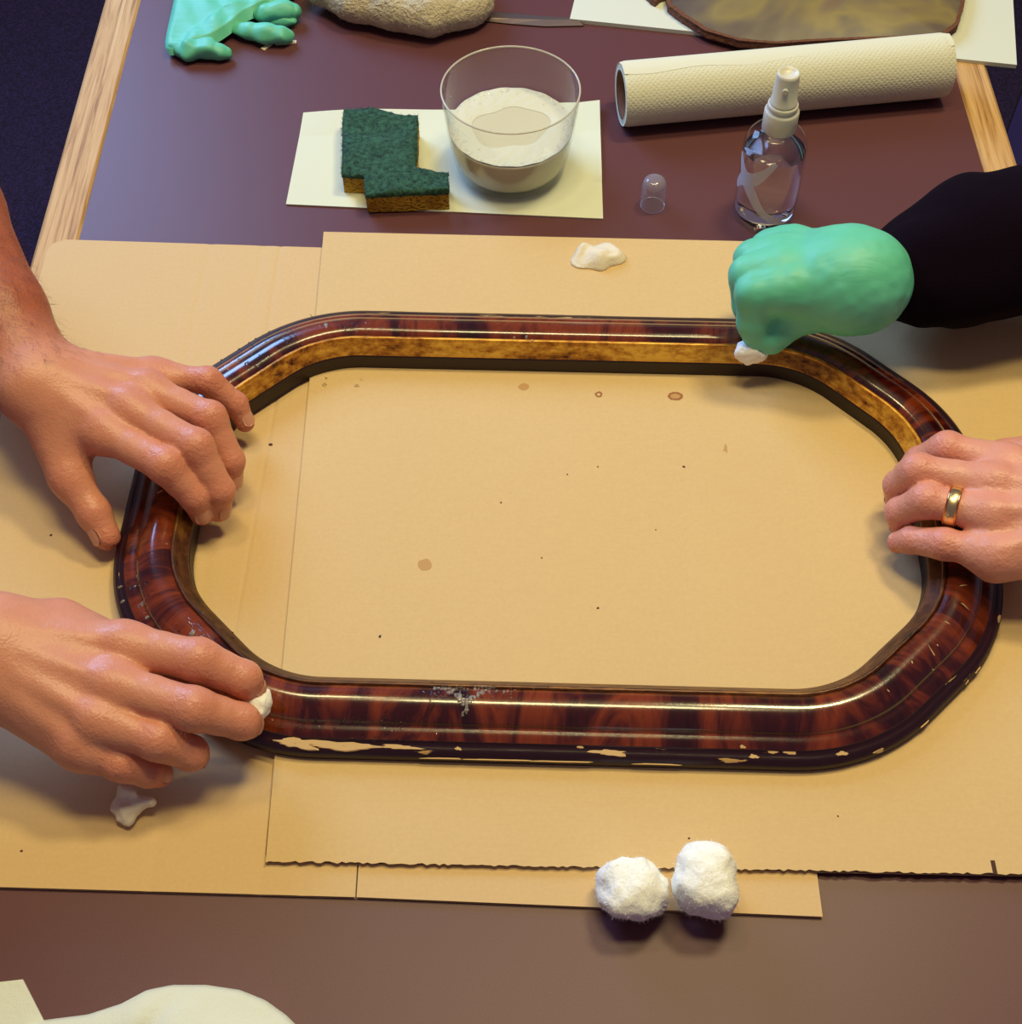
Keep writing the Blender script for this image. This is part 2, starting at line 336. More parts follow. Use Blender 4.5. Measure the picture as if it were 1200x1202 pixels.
# ------------------------------------------------------------------ cardboard
def lerp_edge(poly, x, upper):
    ys = []
    n = len(poly)
    for i in range(n):
        a, b = poly[i], poly[(i + 1) % n]
        if min(a[0], b[0]) <= x <= max(a[0], b[0]) and abs(a[0] - b[0]) > 1e-9: ys.append(a[1] + (b[1] - a[1]) * (x - a[0]) / (b[0] - a[0]))
    return (max(ys) if upper else min(ys)) if ys else None
def cardboard(name, poly, z0, t, mat, label, creases=(), ragged=0.0):
    cx = sum(p[0] for p in poly) / len(poly); cy = sum(p[1] for p in poly) / len(poly)
    r = empty(name, (cx, cy, z0)); tag(r, label, 'cardboard')
    xs0, xs1 = min(p[0] for p in poly), max(p[0] for p in poly)
    # top liner: a grid with pressed-in creases
    nx = 220; ny = 40; V, F = [], []
    for i in range(nx + 1):
        x = xs0 + (xs1 - xs0) * (0.00001 + 0.99998 * i / nx); lo, hi = lerp_edge(poly, x, False), lerp_edge(poly, x, True)
        lo += ragged * random.uniform(-1, 1)
        for j in range(ny + 1):
            y = lo + (hi - lo) * j / ny; z = z0 + t
            for (xa, ya, xb, yb, dep, wid) in creases:
                xc = xa + (xb - xa) * (y - ya) / (yb - ya)
                if min(ya, yb) - 0.01 < y < max(ya, yb) + 0.01: z -= dep * math.exp(-((x - xc) / wid) ** 2)
            V.append((x, y, z))
    for i in range(nx):
        for j in range(ny):
            a = i * (ny + 1) + j; F.append((a, a + ny + 1, a + ny + 2, a + 1))
    N = len(V); V += [(x, y, z - 0.0004) for x, y, z in V]; F += [tuple(k + N for k in reversed(f)) for f in F]
    rim = [i * (ny + 1) for i in range(nx + 1)] + [nx * (ny + 1) + j for j in range(1, ny + 1)] + [i * (ny + 1) + ny for i in range(nx - 1, -1, -1)] + [j for j in range(ny - 1, 0, -1)]
    F += [(rim[k], rim[k] + N, rim[(k + 1) % len(rim)] + N, rim[(k + 1) % len(rim)]) for k in range(len(rim))]
    obj('top_liner', V, F, mat, r, smooth=False)
    obj('bottom_liner', *slab(poly, z0, z0 + 0.0004), mat, r)
    V, F = [], []; m = int((xs1 - xs0) / 0.0011)
    for i in range(m + 1):
        x = xs0 + 0.0006 + (xs1 - xs0 - 0.0012) * i / m; lo, hi = lerp_edge(poly, x, False), lerp_edge(poly, x, True)
        z = z0 + t / 2 - 0.0003 + (t / 2 - 0.0009) * math.sin(x * 2 * math.pi / 0.0072)
        q = 0.0006 + random.uniform(0, 1) * ragged * 0.8
        V += [(x, lo + q, z - 0.00015), (x, hi - 0.0006, z - 0.00015), (x, hi - 0.0006, z + 0.00015), (x, lo + q, z + 0.00015)]
    for i in range(m):
        for k in range(4): F.append((4 * i + k, 4 * i + (k + 1) % 4, 4 * i + 4 + (k + 1) % 4, 4 * i + 4 + k))
    obj('fluting', V, F, flute, r)
    return r
ZL, ZU = 0.0026, 0.0060
P2 = lambda x, y, z: tuple(at(x, y, z))[:2]
a0 = P2(62, 283, ZL); a1 = P2(380, 293, ZL)
sl = (a1[1] - a0[1]) / (a1[0] - a0[0])
sheet_l = cardboard('cardboard_sheet', [(-0.354, 0.245), (-0.351, 0.254), (-0.342, 0.2585), (-0.088, 0.2585 + sl * 0.254), (-0.086, P2(420, 1053, ZL)[1]), (-0.354, P2(0, 1041, ZL)[1] + 0.002)], 0.0002, ZL - 0.0002, card2,
    'worn cardboard sheet under the left end of the frame', creases=[(-0.176, 0.25, -0.178, 0.10, 0.0005, 0.0018), (-0.230, 0.25, -0.236, 0.02, 0.00035, 0.003), (-0.165, 0.09, -0.172, -0.09, 0.0005, 0.0014), (-0.19, 0.25, -0.20, -0.26, 0.0003, 0.004), (-0.115, -0.1, -0.115, -0.27, 0.00025, 0.003), (-0.139, -0.1, -0.139, -0.27, 0.0003, 0.004)])
b0 = P2(420, 1053, ZL); b1 = P2(966, 1076, ZL)
sheet_s = cardboard('cardboard_strip', [(-0.0852, -0.10), (b1[0], -0.105), b1, (-0.0852, b0[1])], 0.0002, ZL - 0.0002, card2, 'narrow cardboard strip under the two cotton balls')
u0 = P2(380, 272, ZU); u1 = P2(870, 283, ZU); us = (u1[1] - u0[1]) / (u1[0] - u0[0]); d0 = P2(310, 1011, ZU); d1 = P2(1200, 1026, ZU); ds = (d1[1] - d0[1]) / (d1[0] - d0[0])
sheet_u = cardboard('cardboard_sheet', [u0, (0.376, u0[1] + us * (0.376 - u0[0])), (0.376, d0[1] + ds * (0.376 - d0[0])), d0], ZL + 0.0002, ZU - ZL - 0.0002, card,
    'large clean cardboard sheet lying on top beneath the wooden frame', creases=[], ragged=0.0007)
# stains, specks
def blot(cx, cy, rx, ry, z, n=18, j=0.12, hole=0.0):
    c0 = at(cx, cy, z); k = 1 / 1900
    out = [(c0.x + math.cos(2 * math.pi * i / n) * rx * k * (1 + random.uniform(-j, j)), c0.y + math.sin(2 * math.pi * i / n) * ry * k * 1.25 * (1 + random.uniform(-j, j))) for i in range(n)]
    if not hole: return slab(out, z, z + 0.00012)
    inn = [(c0.x + (p[0] - c0.x) * hole * (1 + random.uniform(-.15, .15)), c0.y + (p[1] - c0.y) * hole) for p in out]
    V = [(*p, z + 0.00012) for p in out] + [(*p, z + 0.00012) for p in inn]; return V, [(i, (i + 1) % n, n + (i + 1) % n, n + i) for i in range(n)]
for args, mt in (((793, 465, 10, 6, ZU, 28, .10, .6), stain), ((793, 465, 6, 3.5, ZU), stainp), ((703, 463, 5, 4, ZU, 22, .12, .5), stain), ((499, 663, 9, 7, ZU), stainp), ((615, 454, 7, 5, ZU, 14), stainp), ((852, 527, 3, 5, ZU, 9, .5), stainp)):
    obj('stain', *blot(*args), mt, sheet_u)
sp = [blot(x, y, r, r * .8, ZU, 7, .4) for x, y, r in ((446, 747, 2), (702, 714, 1.6), (803, 548, 1.8), (666, 557, 1.2), (702, 548, 1.2), (984, 958, 1.2), (809, 984, 1.2), (636, 655, 1.2), (588, 590, 1.2), (770, 622, 1.0))]
tag(obj('dirt_specks', *join(*sp), speck_m, sheet_u), kind='stuff')
sp = [blot(x, y, r, r * .8, ZL, 7, .4) for x, y, r in ((60, 628, 2), (25, 999, 1.6), (318, 522, 3), (270, 520, 2.5), (150, 520, 1.2))]
tag(obj('dirt_specks', *join(*sp), speck_m, sheet_l), kind='stuff')
# pen mark near the right end of the big sheet
pm = at(1167, 1018, ZU); obj('pen_mark', *box(pm.x - 0.0012, pm.x + 0.0012, pm.y - 0.004, pm.y + 0.004, ZU, ZU + 0.0002), speck_m, sheet_u)

# ------------------------------------------------------------------ picture frame
FC = (0.0300, -0.0100); FR = math.radians(-1.7); FZ = ZU + 0.0002
FA, FB, FS, FRAD = 0.2818, 0.1785, 0.3660, 0.118
def ring(d):
    a, b, s_, r = FA - d, FB - d, FS - d * math.sqrt(2), FRAD - d
    vx = [(s_ - b, b), (a, s_ - a)]
    corners = [(vx[1][0], vx[1][1]), (vx[0][0], vx[0][1]), (-vx[0][0], vx[0][1]), (-vx[1][0], vx[1][1]), (-vx[1][0], -vx[1][1]), (-vx[0][0], -vx[0][1]), (vx[0][0], -vx[0][1]), (vx[1][0], -vx[1][1])]
    pts = []; n = 8; tl = r * math.tan(math.pi / 8); NA = 16
    for i in range(n):
        p = Vector(corners[i]); q = Vector(corners[(i + 1) % n]); o_ = Vector(corners[i - 1])
        d0_ = (p - o_).normalized(); d1_ = (q - p).normalized()
        nrm = Vector((-d0_.y, d0_.x)); cen = p - d0_ * tl + nrm * r
        a0_ = math.atan2(-nrm.y, -nrm.x)
        for k in range(NA + 1):
            an = a0_ + (math.pi / 4) * k / NA; pts.append((cen.x + r * math.cos(an), cen.y + r * math.sin(an)))
        e0 = p + d1_ * tl; e1 = q - d1_ * tl; ns = 130 if abs(d1_.x) > 0.9 else 44
        for k in range(1, ns): pts.append(tuple(e0 + (e1 - e0) * k / ns))
    return np.array(pts)
R0 = ring(0.025); SEG = np.linalg.norm(np.roll(R0, -1, 0) - R0, axis=1); SACC = np.concatenate([[0], np.cumsum(SEG)]); NP = len(R0)
def fpos(P2d, z):
    x = FC[0] + P2d[:, 0] * math.cos(FR) - P2d[:, 1] * math.sin(FR); y = FC[1] + P2d[:, 0] * math.sin(FR) + P2d[:, 1] * math.cos(FR)
    return np.stack([x, y, np.full(len(x), FZ + z)], 1)
def spline(pts, n):
    P = np.array(pts); out = []
    P = np.vstack([2 * P[0] - P[1], P, 2 * P[-1] - P[-2]])
    for i in range(1, len(P) - 2):
        for k in range(n):
            t = k / n; out.append(0.5 * (2 * P[i] + (P[i + 1] - P[i - 1]) * t + (2 * P[i - 1] - 5 * P[i] + 4 * P[i + 1] - P[i + 2]) * t * t + (3 * P[i] - P[i - 1] - 3 * P[i + 1] + P[i + 2]) * t ** 3))
    return [tuple(p) for p in out] + [tuple(P[-2])]
fr = empty('picture_frame', (FC[0], FC[1], FZ)); tag(fr, 'octagonal mahogany veneer picture frame with worn gilt inner edge', 'picture frame')
SECT = {
    'outer_rim': ([(0.0005, 0.0), (0.0, 0.0055), (0.0008, 0.0062), (0.0018, 0.0085), (0.0045, 0.0096), (0.0075, 0.0103), (0.0080, 0.0116)], rimm),
    'veneer_band': (spline([(0.0080, 0.0116), (0.0115, 0.0136), (0.0155, 0.0146), (0.0162, 0.0156)], 3), ven),
    'veneer_dome': (spline([(0.0162, 0.0156), (0.0175, 0.0178), (0.0215, 0.0212), (0.0275, 0.0236), (0.0335, 0.0235), (0.0372, 0.0216), (0.0385, 0.0203)], 4), ven),
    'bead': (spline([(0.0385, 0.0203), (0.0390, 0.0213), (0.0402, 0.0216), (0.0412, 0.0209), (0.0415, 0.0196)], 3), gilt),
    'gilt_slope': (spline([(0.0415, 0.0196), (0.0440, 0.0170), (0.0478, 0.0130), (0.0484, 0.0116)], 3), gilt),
    'inner_rebate': ([(0.0484, 0.0116), (0.0490, 0.0104), (0.0495, 0.0), (0.0005, 0.0)], inner),
}
PROF = []          # for placing wear on the surface
for nm, (pr, mt) in SECT.items():
    V, UV, F = [], [], []; q = 0.0
    for k, (d, z) in enumerate(pr):
        if k: q += math.hypot(d - pr[k - 1][0], z - pr[k - 1][1])
        P = ring(d)
        if nm == 'outer_rim':      # knocked and crumbled arris
            P = P * (1 - 0.0026 * np.clip(vnoise(np.stack([SACC[:NP] * 70, SACC[:NP] * 0, SACC[:NP] * 0], 1), 3) - 0.35, 0, 1) * (1 if 0 < k < 5 else 0))[:, None]
        W = fpos(P, z); W = np.vstack([W, W[:1]])
        V.append(W); UV += [(SACC[i], d) for i in range(NP + 1)]
        if nm not in ('inner_rebate',): PROF.append((d, z))
    n = NP + 1
    for k in range(len(pr) - 1):
        for i in range(NP): F.append((k * n + i, k * n + i + 1, (k + 1) * n + i + 1, (k + 1) * n + i))
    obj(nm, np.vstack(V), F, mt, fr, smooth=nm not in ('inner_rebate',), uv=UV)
# surface lookup: grid of points and normals over the moulding
GR = np.stack([fpos(ring(d), z) for d, z in PROF])
def nrm_grid():
    a = np.roll(GR, -1, 1) - np.roll(GR, 1, 1); b = np.gradient(GR, axis=0); n = np.cross(a, b); n /= np.linalg.norm(n, axis=-1, keepdims=True) + 1e-9
    return n * np.where(n[..., 2:3] + 1e-3 < 0, -1, 1)
GN = nrm_grid(); GP = proj(GR)
def on_frame(x, y):
    e = (GP[..., 0] - x) ** 2 + (GP[..., 1] - y) ** 2 + (GP[..., 2] - GP[..., 2].min()) * 20
    k, i = np.unravel_index(np.argmin(e), e.shape); return Vector(GR[k, i]), Vector(GN[k, i]), Vector((GR[k, (i + 1) % NP] - GR[k, i - 1])).normalized()
def patch(x, y, lx, ly, ang=0.0, n=17, h=0.00025, jit=0.5, dome=False):
    p, nn, t = on_frame(x, y); e1 = (t - nn * t.dot(nn)).normalized(); e2 = nn.cross(e1)
    ca, sa = math.cos(ang), math.sin(ang); V = []; ph_ = [random.uniform(0, 6.28) for _ in range(4)]
    rows = (1.0, 0.75, 0.4) if dome else (1.0, 0.85)
    for rr in rows:
        for i in range(n):
            a = 2 * math.pi * i / n
            if rr == 1.0: V.append(None)
            V_ = (math.cos(a), math.sin(a))
            if rr == 1.0: V[-1] = (V_, 1 + jit * (.5 * math.sin(2 * a + ph_[0]) + .4 * math.sin(3 * a + ph_[1]) + .35 * math.sin(5 * a + ph_[2]) + .25 * math.sin(9 * a + ph_[3])))
    base = V; V = []
    for r_i, rr in enumerate(rows):
        for (cx_, cy_), jj in base:
            u = cx_ * lx * rr * jj; v = cy_ * ly * rr * jj; u, v = u * ca - v * sa, u * sa + v * ca
            hh = h * (1 - rr * rr) ** 0.5 if dome else (h if r_i else 0.0)
            V.append(p + e1 * u + e2 * v + nn * (hh + (0.0001 if not dome else 0)) - nn * (0.0004 if r_i == 0 else 0))
    F = []
    for k in range(len(rows) - 1):
        for i in range(n): F.append((k * n + i, k * n + (i + 1) % n, (k + 1) * n + (i + 1) % n, (k + 1) * n + i))
    F.append(tuple((len(rows) - 1) * n + i for i in range(n))); return V, F
for x, y, lx, ly in ((714, 881, .010, .0020), (682, 878, .0018, .0013), (885, 886, .0025, .0015), (928, 883, .0035, .0020), (905, 884, .003, .0012), (990, 883, .004, .0012), (1030, 880, .003, .0016), (1148, 790, .0025, .0012), (1136, 801, .0014, .0014),
        (1176, 725, .0035, .0008), (1154, 785, .002, .001), (870, 878, .002, .0009), (400, 876, .024, .0026), (345, 873, .012, .0028), (470, 879, .012, .0014), (540, 876, .0018, .0012), (1087, 852, .003, .0012), (585, 893, .016, .0005), (660, 895, .018, .0005), (770, 897, .012, .0004), (520, 891, .010, .0006)):
    obj('chip', *patch(x, y, lx, ly, 0, 30, .00025, .4), chipm, fr)
for x, y, lx in ((1132, 686, .0022), (1133, 709, .0028), (1113, 731, .0018), (1095, 765, .0035), (1102, 758, .0008), (1070, 776, .0013), (1042, 813, .0012), (1096, 786, .001), (188, 577, .002), (365, 375, .004), (870, 560, .001), (1058, 518, .002)):
    obj('scratch', *patch(x, y, .00035, lx, random.uniform(-.5, .5), 8), chipm, fr)
# soapy water lying on the frame
dr = [patch(random.gauss(x, sx), random.gauss(y, sy), r, r * random.uniform(.7, 1.2), 0, 8, r * .7, .1, True)
      for x, y, sx, sy, r, cnt in ((420, 847, 40, 4, .0008, 90), (440, 868, 35, 3, .0007, 60), (345, 395, 25, 5, .0008, 60), (300, 425, 20, 5, .0008, 40), (240, 745, 18, 12, .0009, 55), (165, 690, 10, 25, .0012, 14), (420, 388, 30, 5, .0008, 40), (545, 812, 30, 5, .0008, 70), (250, 590, 30, 40, .0008, 16)) for _ in range(cnt)]
tag(obj('water_droplets', *join(*dr), clear, None, True), 'clear water beads scattered over the left half of the frame', 'water', kind='stuff')
bl = []
for (xa, ya), (xb, yb), cnt, r in (((508, 806), (532, 810), 16, .0010), ((526, 808), (546, 824), 22, .0014), ((545, 822), (547, 842), 12, .0012), ((548, 824), (566, 812), 16, .0012), ((560, 811), (602, 812), 18, .0008), ((536, 808), (580, 808), 22, .0009)):
    for _ in range(cnt):
        t = random.random(); r_ = r * random.uniform(.5, 1.15); bl.append(patch(xa + (xb - xa) * t + random.gauss(0, 1.2), ya + (yb - ya) * t + random.gauss(0, 1.2), r_ * 1.5, r_, random.uniform(0, 3), 9, r_ * .5, .15, True))
tag(obj('soap_foam', *join(*bl), foam, None, True), 'small drip of soapy foam running down the near side of the frame', 'foam', kind='stuff')
bl = [patch(x, y, r * .6, r * .9, 0, 10, .0005, .25, True) for x, y, r in ((141, 688, .002), (142, 702, .002), (160, 678, .0028), (167, 710, .003), (173, 724, .002), (233, 752, .004), (226, 742, .003), (383, 381, .003), (268, 434, .0015), (605, 397, .0015), (617, 396, .002), (624, 400, .0015), (238, 758, .003), (195, 640, .001))]
tag(obj('foam_flecks', *join(*bl), foam, None, True), 'white foam flecks dotted on the left side of the frame', 'foam', kind='stuff')
wd = []
for x, y, r in ((381, 452, .0018), (419, 453, .0016), (383, 444, .001), (424, 446, .0008), (275, 560, .0012)):
    p = at(x, y, ZU); wd.append(lathe([(r, 0), (r * .85, r * .35), (r * .5, r * .55), (0, r * .62)], p, 12))
tag(obj('water_drops', *join(*wd), clear, None, True), 'few water drops on the cardboard inside the frame corner', 'water', kind='stuff')

# ------------------------------------------------------------------ hands
def J(p): return np.array(tuple(at(p[0], p[1], p[2])))
def unit(v): return v / (np.linalg.norm(v) + 1e-12)
def build_hand(fore, fingers, thumb, fscale=1.0, h=0.0014, radii=None, puff=0.0, kweb=0.010, tendons=True, veins=()):
    """fore: [(point, half width, half thickness)] from wrist outwards; fingers: index..little as joint lists"""
    f = [[J(p) for p in q] for q in fingers]; th = [J(p) for p in thumb]; fo = [(J(p), hw, ht) for p, hw, ht in fore]
    allp = np.array([p for q in f for p in q] + th + [p for p, _, _ in fo]); pad = 0.045
    G = Field(allp.min(0) - pad, allp.max(0) + pad, h)
    D = G.new(); W, hw, ht = fo[0]
    lat = unit(f[0][0] - f[3][0]); fwd = unit((f[1][0] + f[2][0]) / 2 - W); up = unit(np.cross(lat, fwd)); up = up if up[2] > 0 else -up
    # forearm and wrist: bundle of side-by-side cones
    for (p0, w0, t0), (p1, w1, t1) in zip(fo, fo[1:]):
        l0 = lat - fwd * 0; ax = unit(p1 - p0); l0 = unit(lat - ax * (lat @ ax))
        for sgn in (-1, 0, 1):
            G.cone(D, p0 + l0 * sgn * (w0 - t0), p1 + l0 * sgn * (w1 - t1), t0, t1, 0.012)
    # metacarpals
    for i, q in enumerate(f):
        s = (1.5 - i) / 1.5
        st = W + lat * s * (hw - ht) * 1.05
        G.cone(D, st, q[0] - up * 0.003, ht * 0.86, (0.0118, 0.0120, 0.0114, 0.0104)[i] * fscale, 0.014)
    for i in range(3):
        a, b = f[i][0], f[i + 1][0]; G.cone(D, a - up * .004, b - up * .004, 0.0088 * fscale, 0.0086 * fscale, 0.008)
        G.cone(D, W + (a - W) * .6 - up * .003, W + (b - W) * .6 - up * .003, 0.0105 * fscale, 0.010 * fscale, 0.010)
    for i, q in enumerate(f):   # knuckles, tendons
        G.cone(D, q[0] + up * 0.0012, q[0] + up * 0.0012 + unit(q[1] - q[0]) * .004, 0.0098 * fscale, 0.0092 * fscale, 0.006)
        if tendons:
            st = W + lat * (1.5 - i) / 1.5 * .010 + up * (ht * .78); en = q[0] + up * 0.0085
            G.cone(D, st + (en - st) * .25, en, 0.0022, 0.0028, 0.006)
    G.cone(D, W - up * .004 - lat * (hw - ht), f[3][0] - up * .007, ht * .75, .0100 * fscale, .012)
    # thumb base
    G.cone(D, W + lat * (hw - ht) * .8 - up * .003, th[0], ht * .8, .0150 * fscale, .014); G.cone(D, th[0], th[1], .0150 * fscale, .0112 * fscale, .010)
    G.cone(D, (th[0] + th[1]) / 2 , (f[0][0] * .55 + th[1] * .2 + W * .25) - up * .006, .0085 * fscale, .0075 * fscale, .014)
    for (a, b, r) in veins: G.cone(D, J(a), J(b), r, r, 0.005)
    tot = None; rr = radii or [(.0098, .0094, .0080, .0068), (.0100, .0097, .0082, .0070), (.0096, .0092, .0078, .0067), (.0085, .0080, .0069, .0060)]
    for i, q in enumerate(f + [th]):
        A = G.new()
        if i < 4:
            r = [x * fscale + puff for x in rr[i]]
            dors = unit(unit(q[1] - q[0]) - unit(q[3] - q[2]) * .6)
            G.cone(A, q[0], q[0] + (q[1] - q[0]) * .5, r[0], r[0] * .97, 0); G.cone(A, q[0] + (q[1] - q[0]) * .5, q[1], r[0] * .97, r[1], .002)
            m = q[1] + (q[2] - q[1]) * .5
            G.cone(A, q[1], m, r[1], (r[1] + r[2]) * .49, .003); G.cone(A, m, q[2], (r[1] + r[2]) * .49, r[2] * 1.02, .002)
            G.cone(A, q[1] + dors * .001, q[1] + dors * .001 + unit(q[2] - q[1]) * .003, r[1] * .98, r[1] * .95, .004)
            G.cone(A, q[2], q[3] - unit(q[3] - q[2]) * r[3] * .7, r[2], r[3], .003)
            k = kweb
        else:
            r = [.0112 * fscale + puff, .0108 * fscale + puff, .0088 * fscale + puff]
            G.cone(A, q[1], q[2], r[0], r[1], 0); G.cone(A, q[2], q[3] - unit(q[3] - q[2]) * r[2] * .7, r[1], r[2], .004); k = .012
        A = smin(A, D, k)
        tot = A if tot is None else smin(tot, A, 0.0012)
    V, F = G.mesh(tot)
    # keep vertex count clean, one smoothing pass along edges
    E = np.concatenate([F[:, [0, 1]], F[:, [1, 2]], F[:, [2, 3]], F[:, [3, 0]]]); 
    for lam_ in (0.5, 0.35):
        S = np.zeros_like(V); cn = np.zeros(len(V)); np.add.at(S, E[:, 0], V[E[:, 1]]); np.add.at(cn, E[:, 0], 1); V = V + lam_ * (S / np.maximum(cn, 1)[:, None] - V)
    flush = np.zeros(len(V))
    for q in f + [th]:
        for k, (rad, amp) in enumerate(((.010, .5), (.009, .8), (.008, .7), (.010, .9))):
            flush = np.maximum(flush, amp * np.exp(-(np.linalg.norm(V - q[k], axis=1) / (rad * 1.5)) ** 2))
    return V, F, flush, f, th, up
def add_flush(o, flush):
    a = o.data.attributes.new('flush', 'FLOAT', 'POINT'); v = np.zeros(len(o.data.vertices), np.float32); v[:len(flush)] = flush[:len(v)]; a.data.foreach_set('value', v)
def nail(q, r, upv=None, wide=1.0):
    b2 = unit(q[3] - q[2]); b1 = unit(q[2] - q[1]); d = b1 - b2 * (b1 @ b2)
    if upv is not None: d = np.array(upv, float); d = d - b2 * (d @ b2)
    d = unit(d); sd = np.cross(b2, d); L = np.linalg.norm(q[3] - q[2]); V, F = [], []; nu, nv = 8, 8
    for i in range(nu + 1):
        u = i / nu; a = L * .34 + u * L * .52
        e = max(0.0, 1 - abs(2 * u - 1) ** 4) ** .5 if 0 < u < 1 else 0.35
        over = max(0, a - (L - r * .7)); re = math.sqrt(max(r * r - over * over, (.55 * r) ** 2)) + .0002
        for j in range(nv + 1):
            ph = (2 * j / nv - 1) * math.radians(44) * wide * max(e, .35)
            V.append(q[2] + b2 * a + d * re * math.cos(ph) * 1.0 + sd * re * math.sin(ph))
    for i in range(nu):
        for j in range(nv): p = i * (nv + 1) + j; F.append((p, p + 1, p + nv + 2, p + nv + 1))
    N = len(V); V += [v - d * .0012 for v in V]; F += [tuple(k + N for k in reversed(f_)) for f_ in F]
    rim = [j for j in range(nv)] + [i * (nv + 1) + nv for i in range(nu)] + [nu * (nv + 1) + j for j in range(nv, 0, -1)] + [i * (nv + 1) for i in range(nu, 0, -1)]
    F += [(rim[k], rim[(k + 1) % len(rim)], rim[(k + 1) % len(rim)] + N, rim[k] + N) for k in range(len(rim))]
    return V, F

pl = empty('person', tuple(at(-160, 560, 0.0))); tag(pl, 'person with bare forearms reaching in from the left, steadying and wiping the frame', 'person')
# upper left: left hand clamped over the frame
FI = [[(120, 506, .062), (193, 546, .059), (229, 583, .038), (240, 610, .019)],
      [(150, 480, .066), (229, 524, .061), (258, 576, .037), (255, 606, .016)],
      [(172, 458, .062), (246, 490, .057), (271, 541, .035), (270, 573, .016)],
      [(180, 441, .052), (243, 447, .051), (277, 474, .034), (291, 503, .018)]]
THB = [(70, 512, .052), (82, 560, .040), (110, 602, .027), (131, 640, .014)]
FO = [((45, 448, .072), .0265, .0195), ((-2, 368, .086), .0285, .0235), ((-66, 250, .108), .037, .031), ((-140, 120, .130), .044, .038)]
V, F, fl, f, th, up = build_hand(FO, FI, THB, 1.0, radii=[(.0112, .0110, .0096, .0080), (.0114, .0112, .0096, .0080), (.0106, .0103, .0090, .0076), (.0092, .0088, .0078, .0067)])
la = obj('left_arm', V, F, skin_a, pl, True); add_flush(la, fl)
for q, r, uv_ in ((f[0], .0085, (.30, -.55, .75)), (f[3], .0070, (.55, -.2, .75)), (f[1], .0086, None), (f[2], .0082, None)): obj('fingernail', *nail(q, r, uv_), nail_m, la, True)
obj('fingernail', *nail(th, .0096, (-.75, -.35, .45), .9), nail_m, la, True)
fo_ = [J(p[0]) for p in FO]; t_ = np.clip((V - fo_[0]) @ unit(fo_[1] - fo_[0]) / .05 + .1, 0, 1)     # sunned forearm, paler hand
a_ = la.data.attributes.new('tan', 'FLOAT', 'POINT'); a_.data.foreach_set('value', (t_ * t_ * (3 - 2 * t_) * .9).astype(np.float32))
# hair on the forearm
fo = [J(p[0]) for p in FO]; sel = np.where((V @ unit(fo[1] - fo[0]) > fo[0] @ unit(fo[1] - fo[0]) - .005))[0]
hv, hf = [], []; axd = unit(fo[1] - fo[0]); vn = None
for _ in range(4200):
    i = int(RNG.choice(sel)); p = V[i]; t_ = np.clip((p - fo[0]) @ (fo[2] - fo[0]) / ((fo[2] - fo[0]) @ (fo[2] - fo[0])), 0, 1); c_ = fo[0] + (fo[2] - fo[0]) * t_
    n_ = unit(p - c_ - axd * ((p - c_) @ axd))
    if n_[2] < -0.2: continue
    side = unit(np.cross(n_, axd)); dr_ = unit(-axd * RNG.uniform(.5, 1) + side * RNG.uniform(-.9, .5) + n_ * RNG.uniform(.15, .5)); L_ = RNG.uniform(.006, .014); s_ = np.cross(dr_, n_) * .00007
    k = len(hv); m_ = p + dr_ * L_ * .5 + n_ * .0012; e_ = p + dr_ * L_
    hv += [p - s_, p + s_, m_ - s_ * .8, m_ + s_ * .8, e_]; hf += [(k, k + 1, k + 3, k + 2), (k + 2, k + 3, k + 4)]
tag(obj('arm_hair', hv, hf, hair_m, la), kind='stuff')
# lower left: right hand wiping
FI = [[(145, 757, .066), (232, 775, .066), (286, 797, .054), (300, 816, .040)],
      [(130, 803, .066), (226, 832, .064), (284, 847, .048), (296, 852, .034)],
      [(114, 845, .060), (184, 868, .054), (224, 884, .038), (230, 890, .020)],
      [(92, 873, .050), (140, 895, .042), (174, 906, .030), (196, 911, .018)]]
THB = [(70, 740, .056), (150, 770, .048), (220, 805, .042), (280, 830, .038)]
FO = [((-14, 764, .068), .031, .023), ((-95, 750, .076), .033, .027), ((-200, 740, .092), .042, .034), ((-330, 722, .110), .046, .040)]
V, F, fl, f, th, up = build_hand(FO, FI, THB, 1.04, radii=[(.0118, .0116, .0100, .0084), (.0118, .0115, .0098, .0084), (.0110, .0108, .0094, .0080), (.0098, .0094, .0083, .0072)])
ra = obj('right_arm', V, F, skin_a, pl, True); add_flush(ra, fl)
obj('fingernail', *nail(f[3], .0078, (.5, -.3, .8)), nail_m, ra, True); obj('fingernail', *nail(f[2], .0086, (.9, -.2, .3)), nail_m, ra, True)
obj('fingernail', *nail(f[0], .0090, (.9, -.1, .3)), nail_m, ra, True); obj('fingernail', *nail(f[1], .0090, (.9, -.1, .3)), nail_m, ra, True)

pr_ = empty('person', tuple(at(1350, 480, 0.0))); tag(pr_, 'person at the right with ringed bare hand and green gloved hand in dark sleeve', 'person')
FI = [[(1184, 545, .058), (1113, 527, .054), (1079, 541, .036), (1057, 560, .018)],
      [(1167, 568, .062), (1078, 553, .057), (1055, 569, .036), (1052, 594, .017)],
      [(1164, 605, .060), (1089, 588, .055), (1057, 601, .036), (1058, 622, .017)],
      [(1170, 652, .052), (1110, 639, .046), (1070, 634, .034), (1048, 638, .022)]]
THB = [(1262, 560, .048), (1215, 535, .040), (1180, 535, .034), (1155, 535, .030)]
FO = [((1318, 612, .070), .030, .020), ((1400, 616, .080), .031, .024), ((1520, 610, .100), .038, .032), ((1640, 600, .115), .042, .036)]
V, F, fl, f, th, up = build_hand(FO, FI, THB, 1.0, radii=[(.0110, .0106, .0092, .0076), (.0112, .0108, .0094, .0078), (.0105, .0105, .0094, .0078), (.0096, .0094, .0084, .0072)])
lb = obj('left_arm', V, F, skin_b, pr_, True); add_flush(lb, fl)
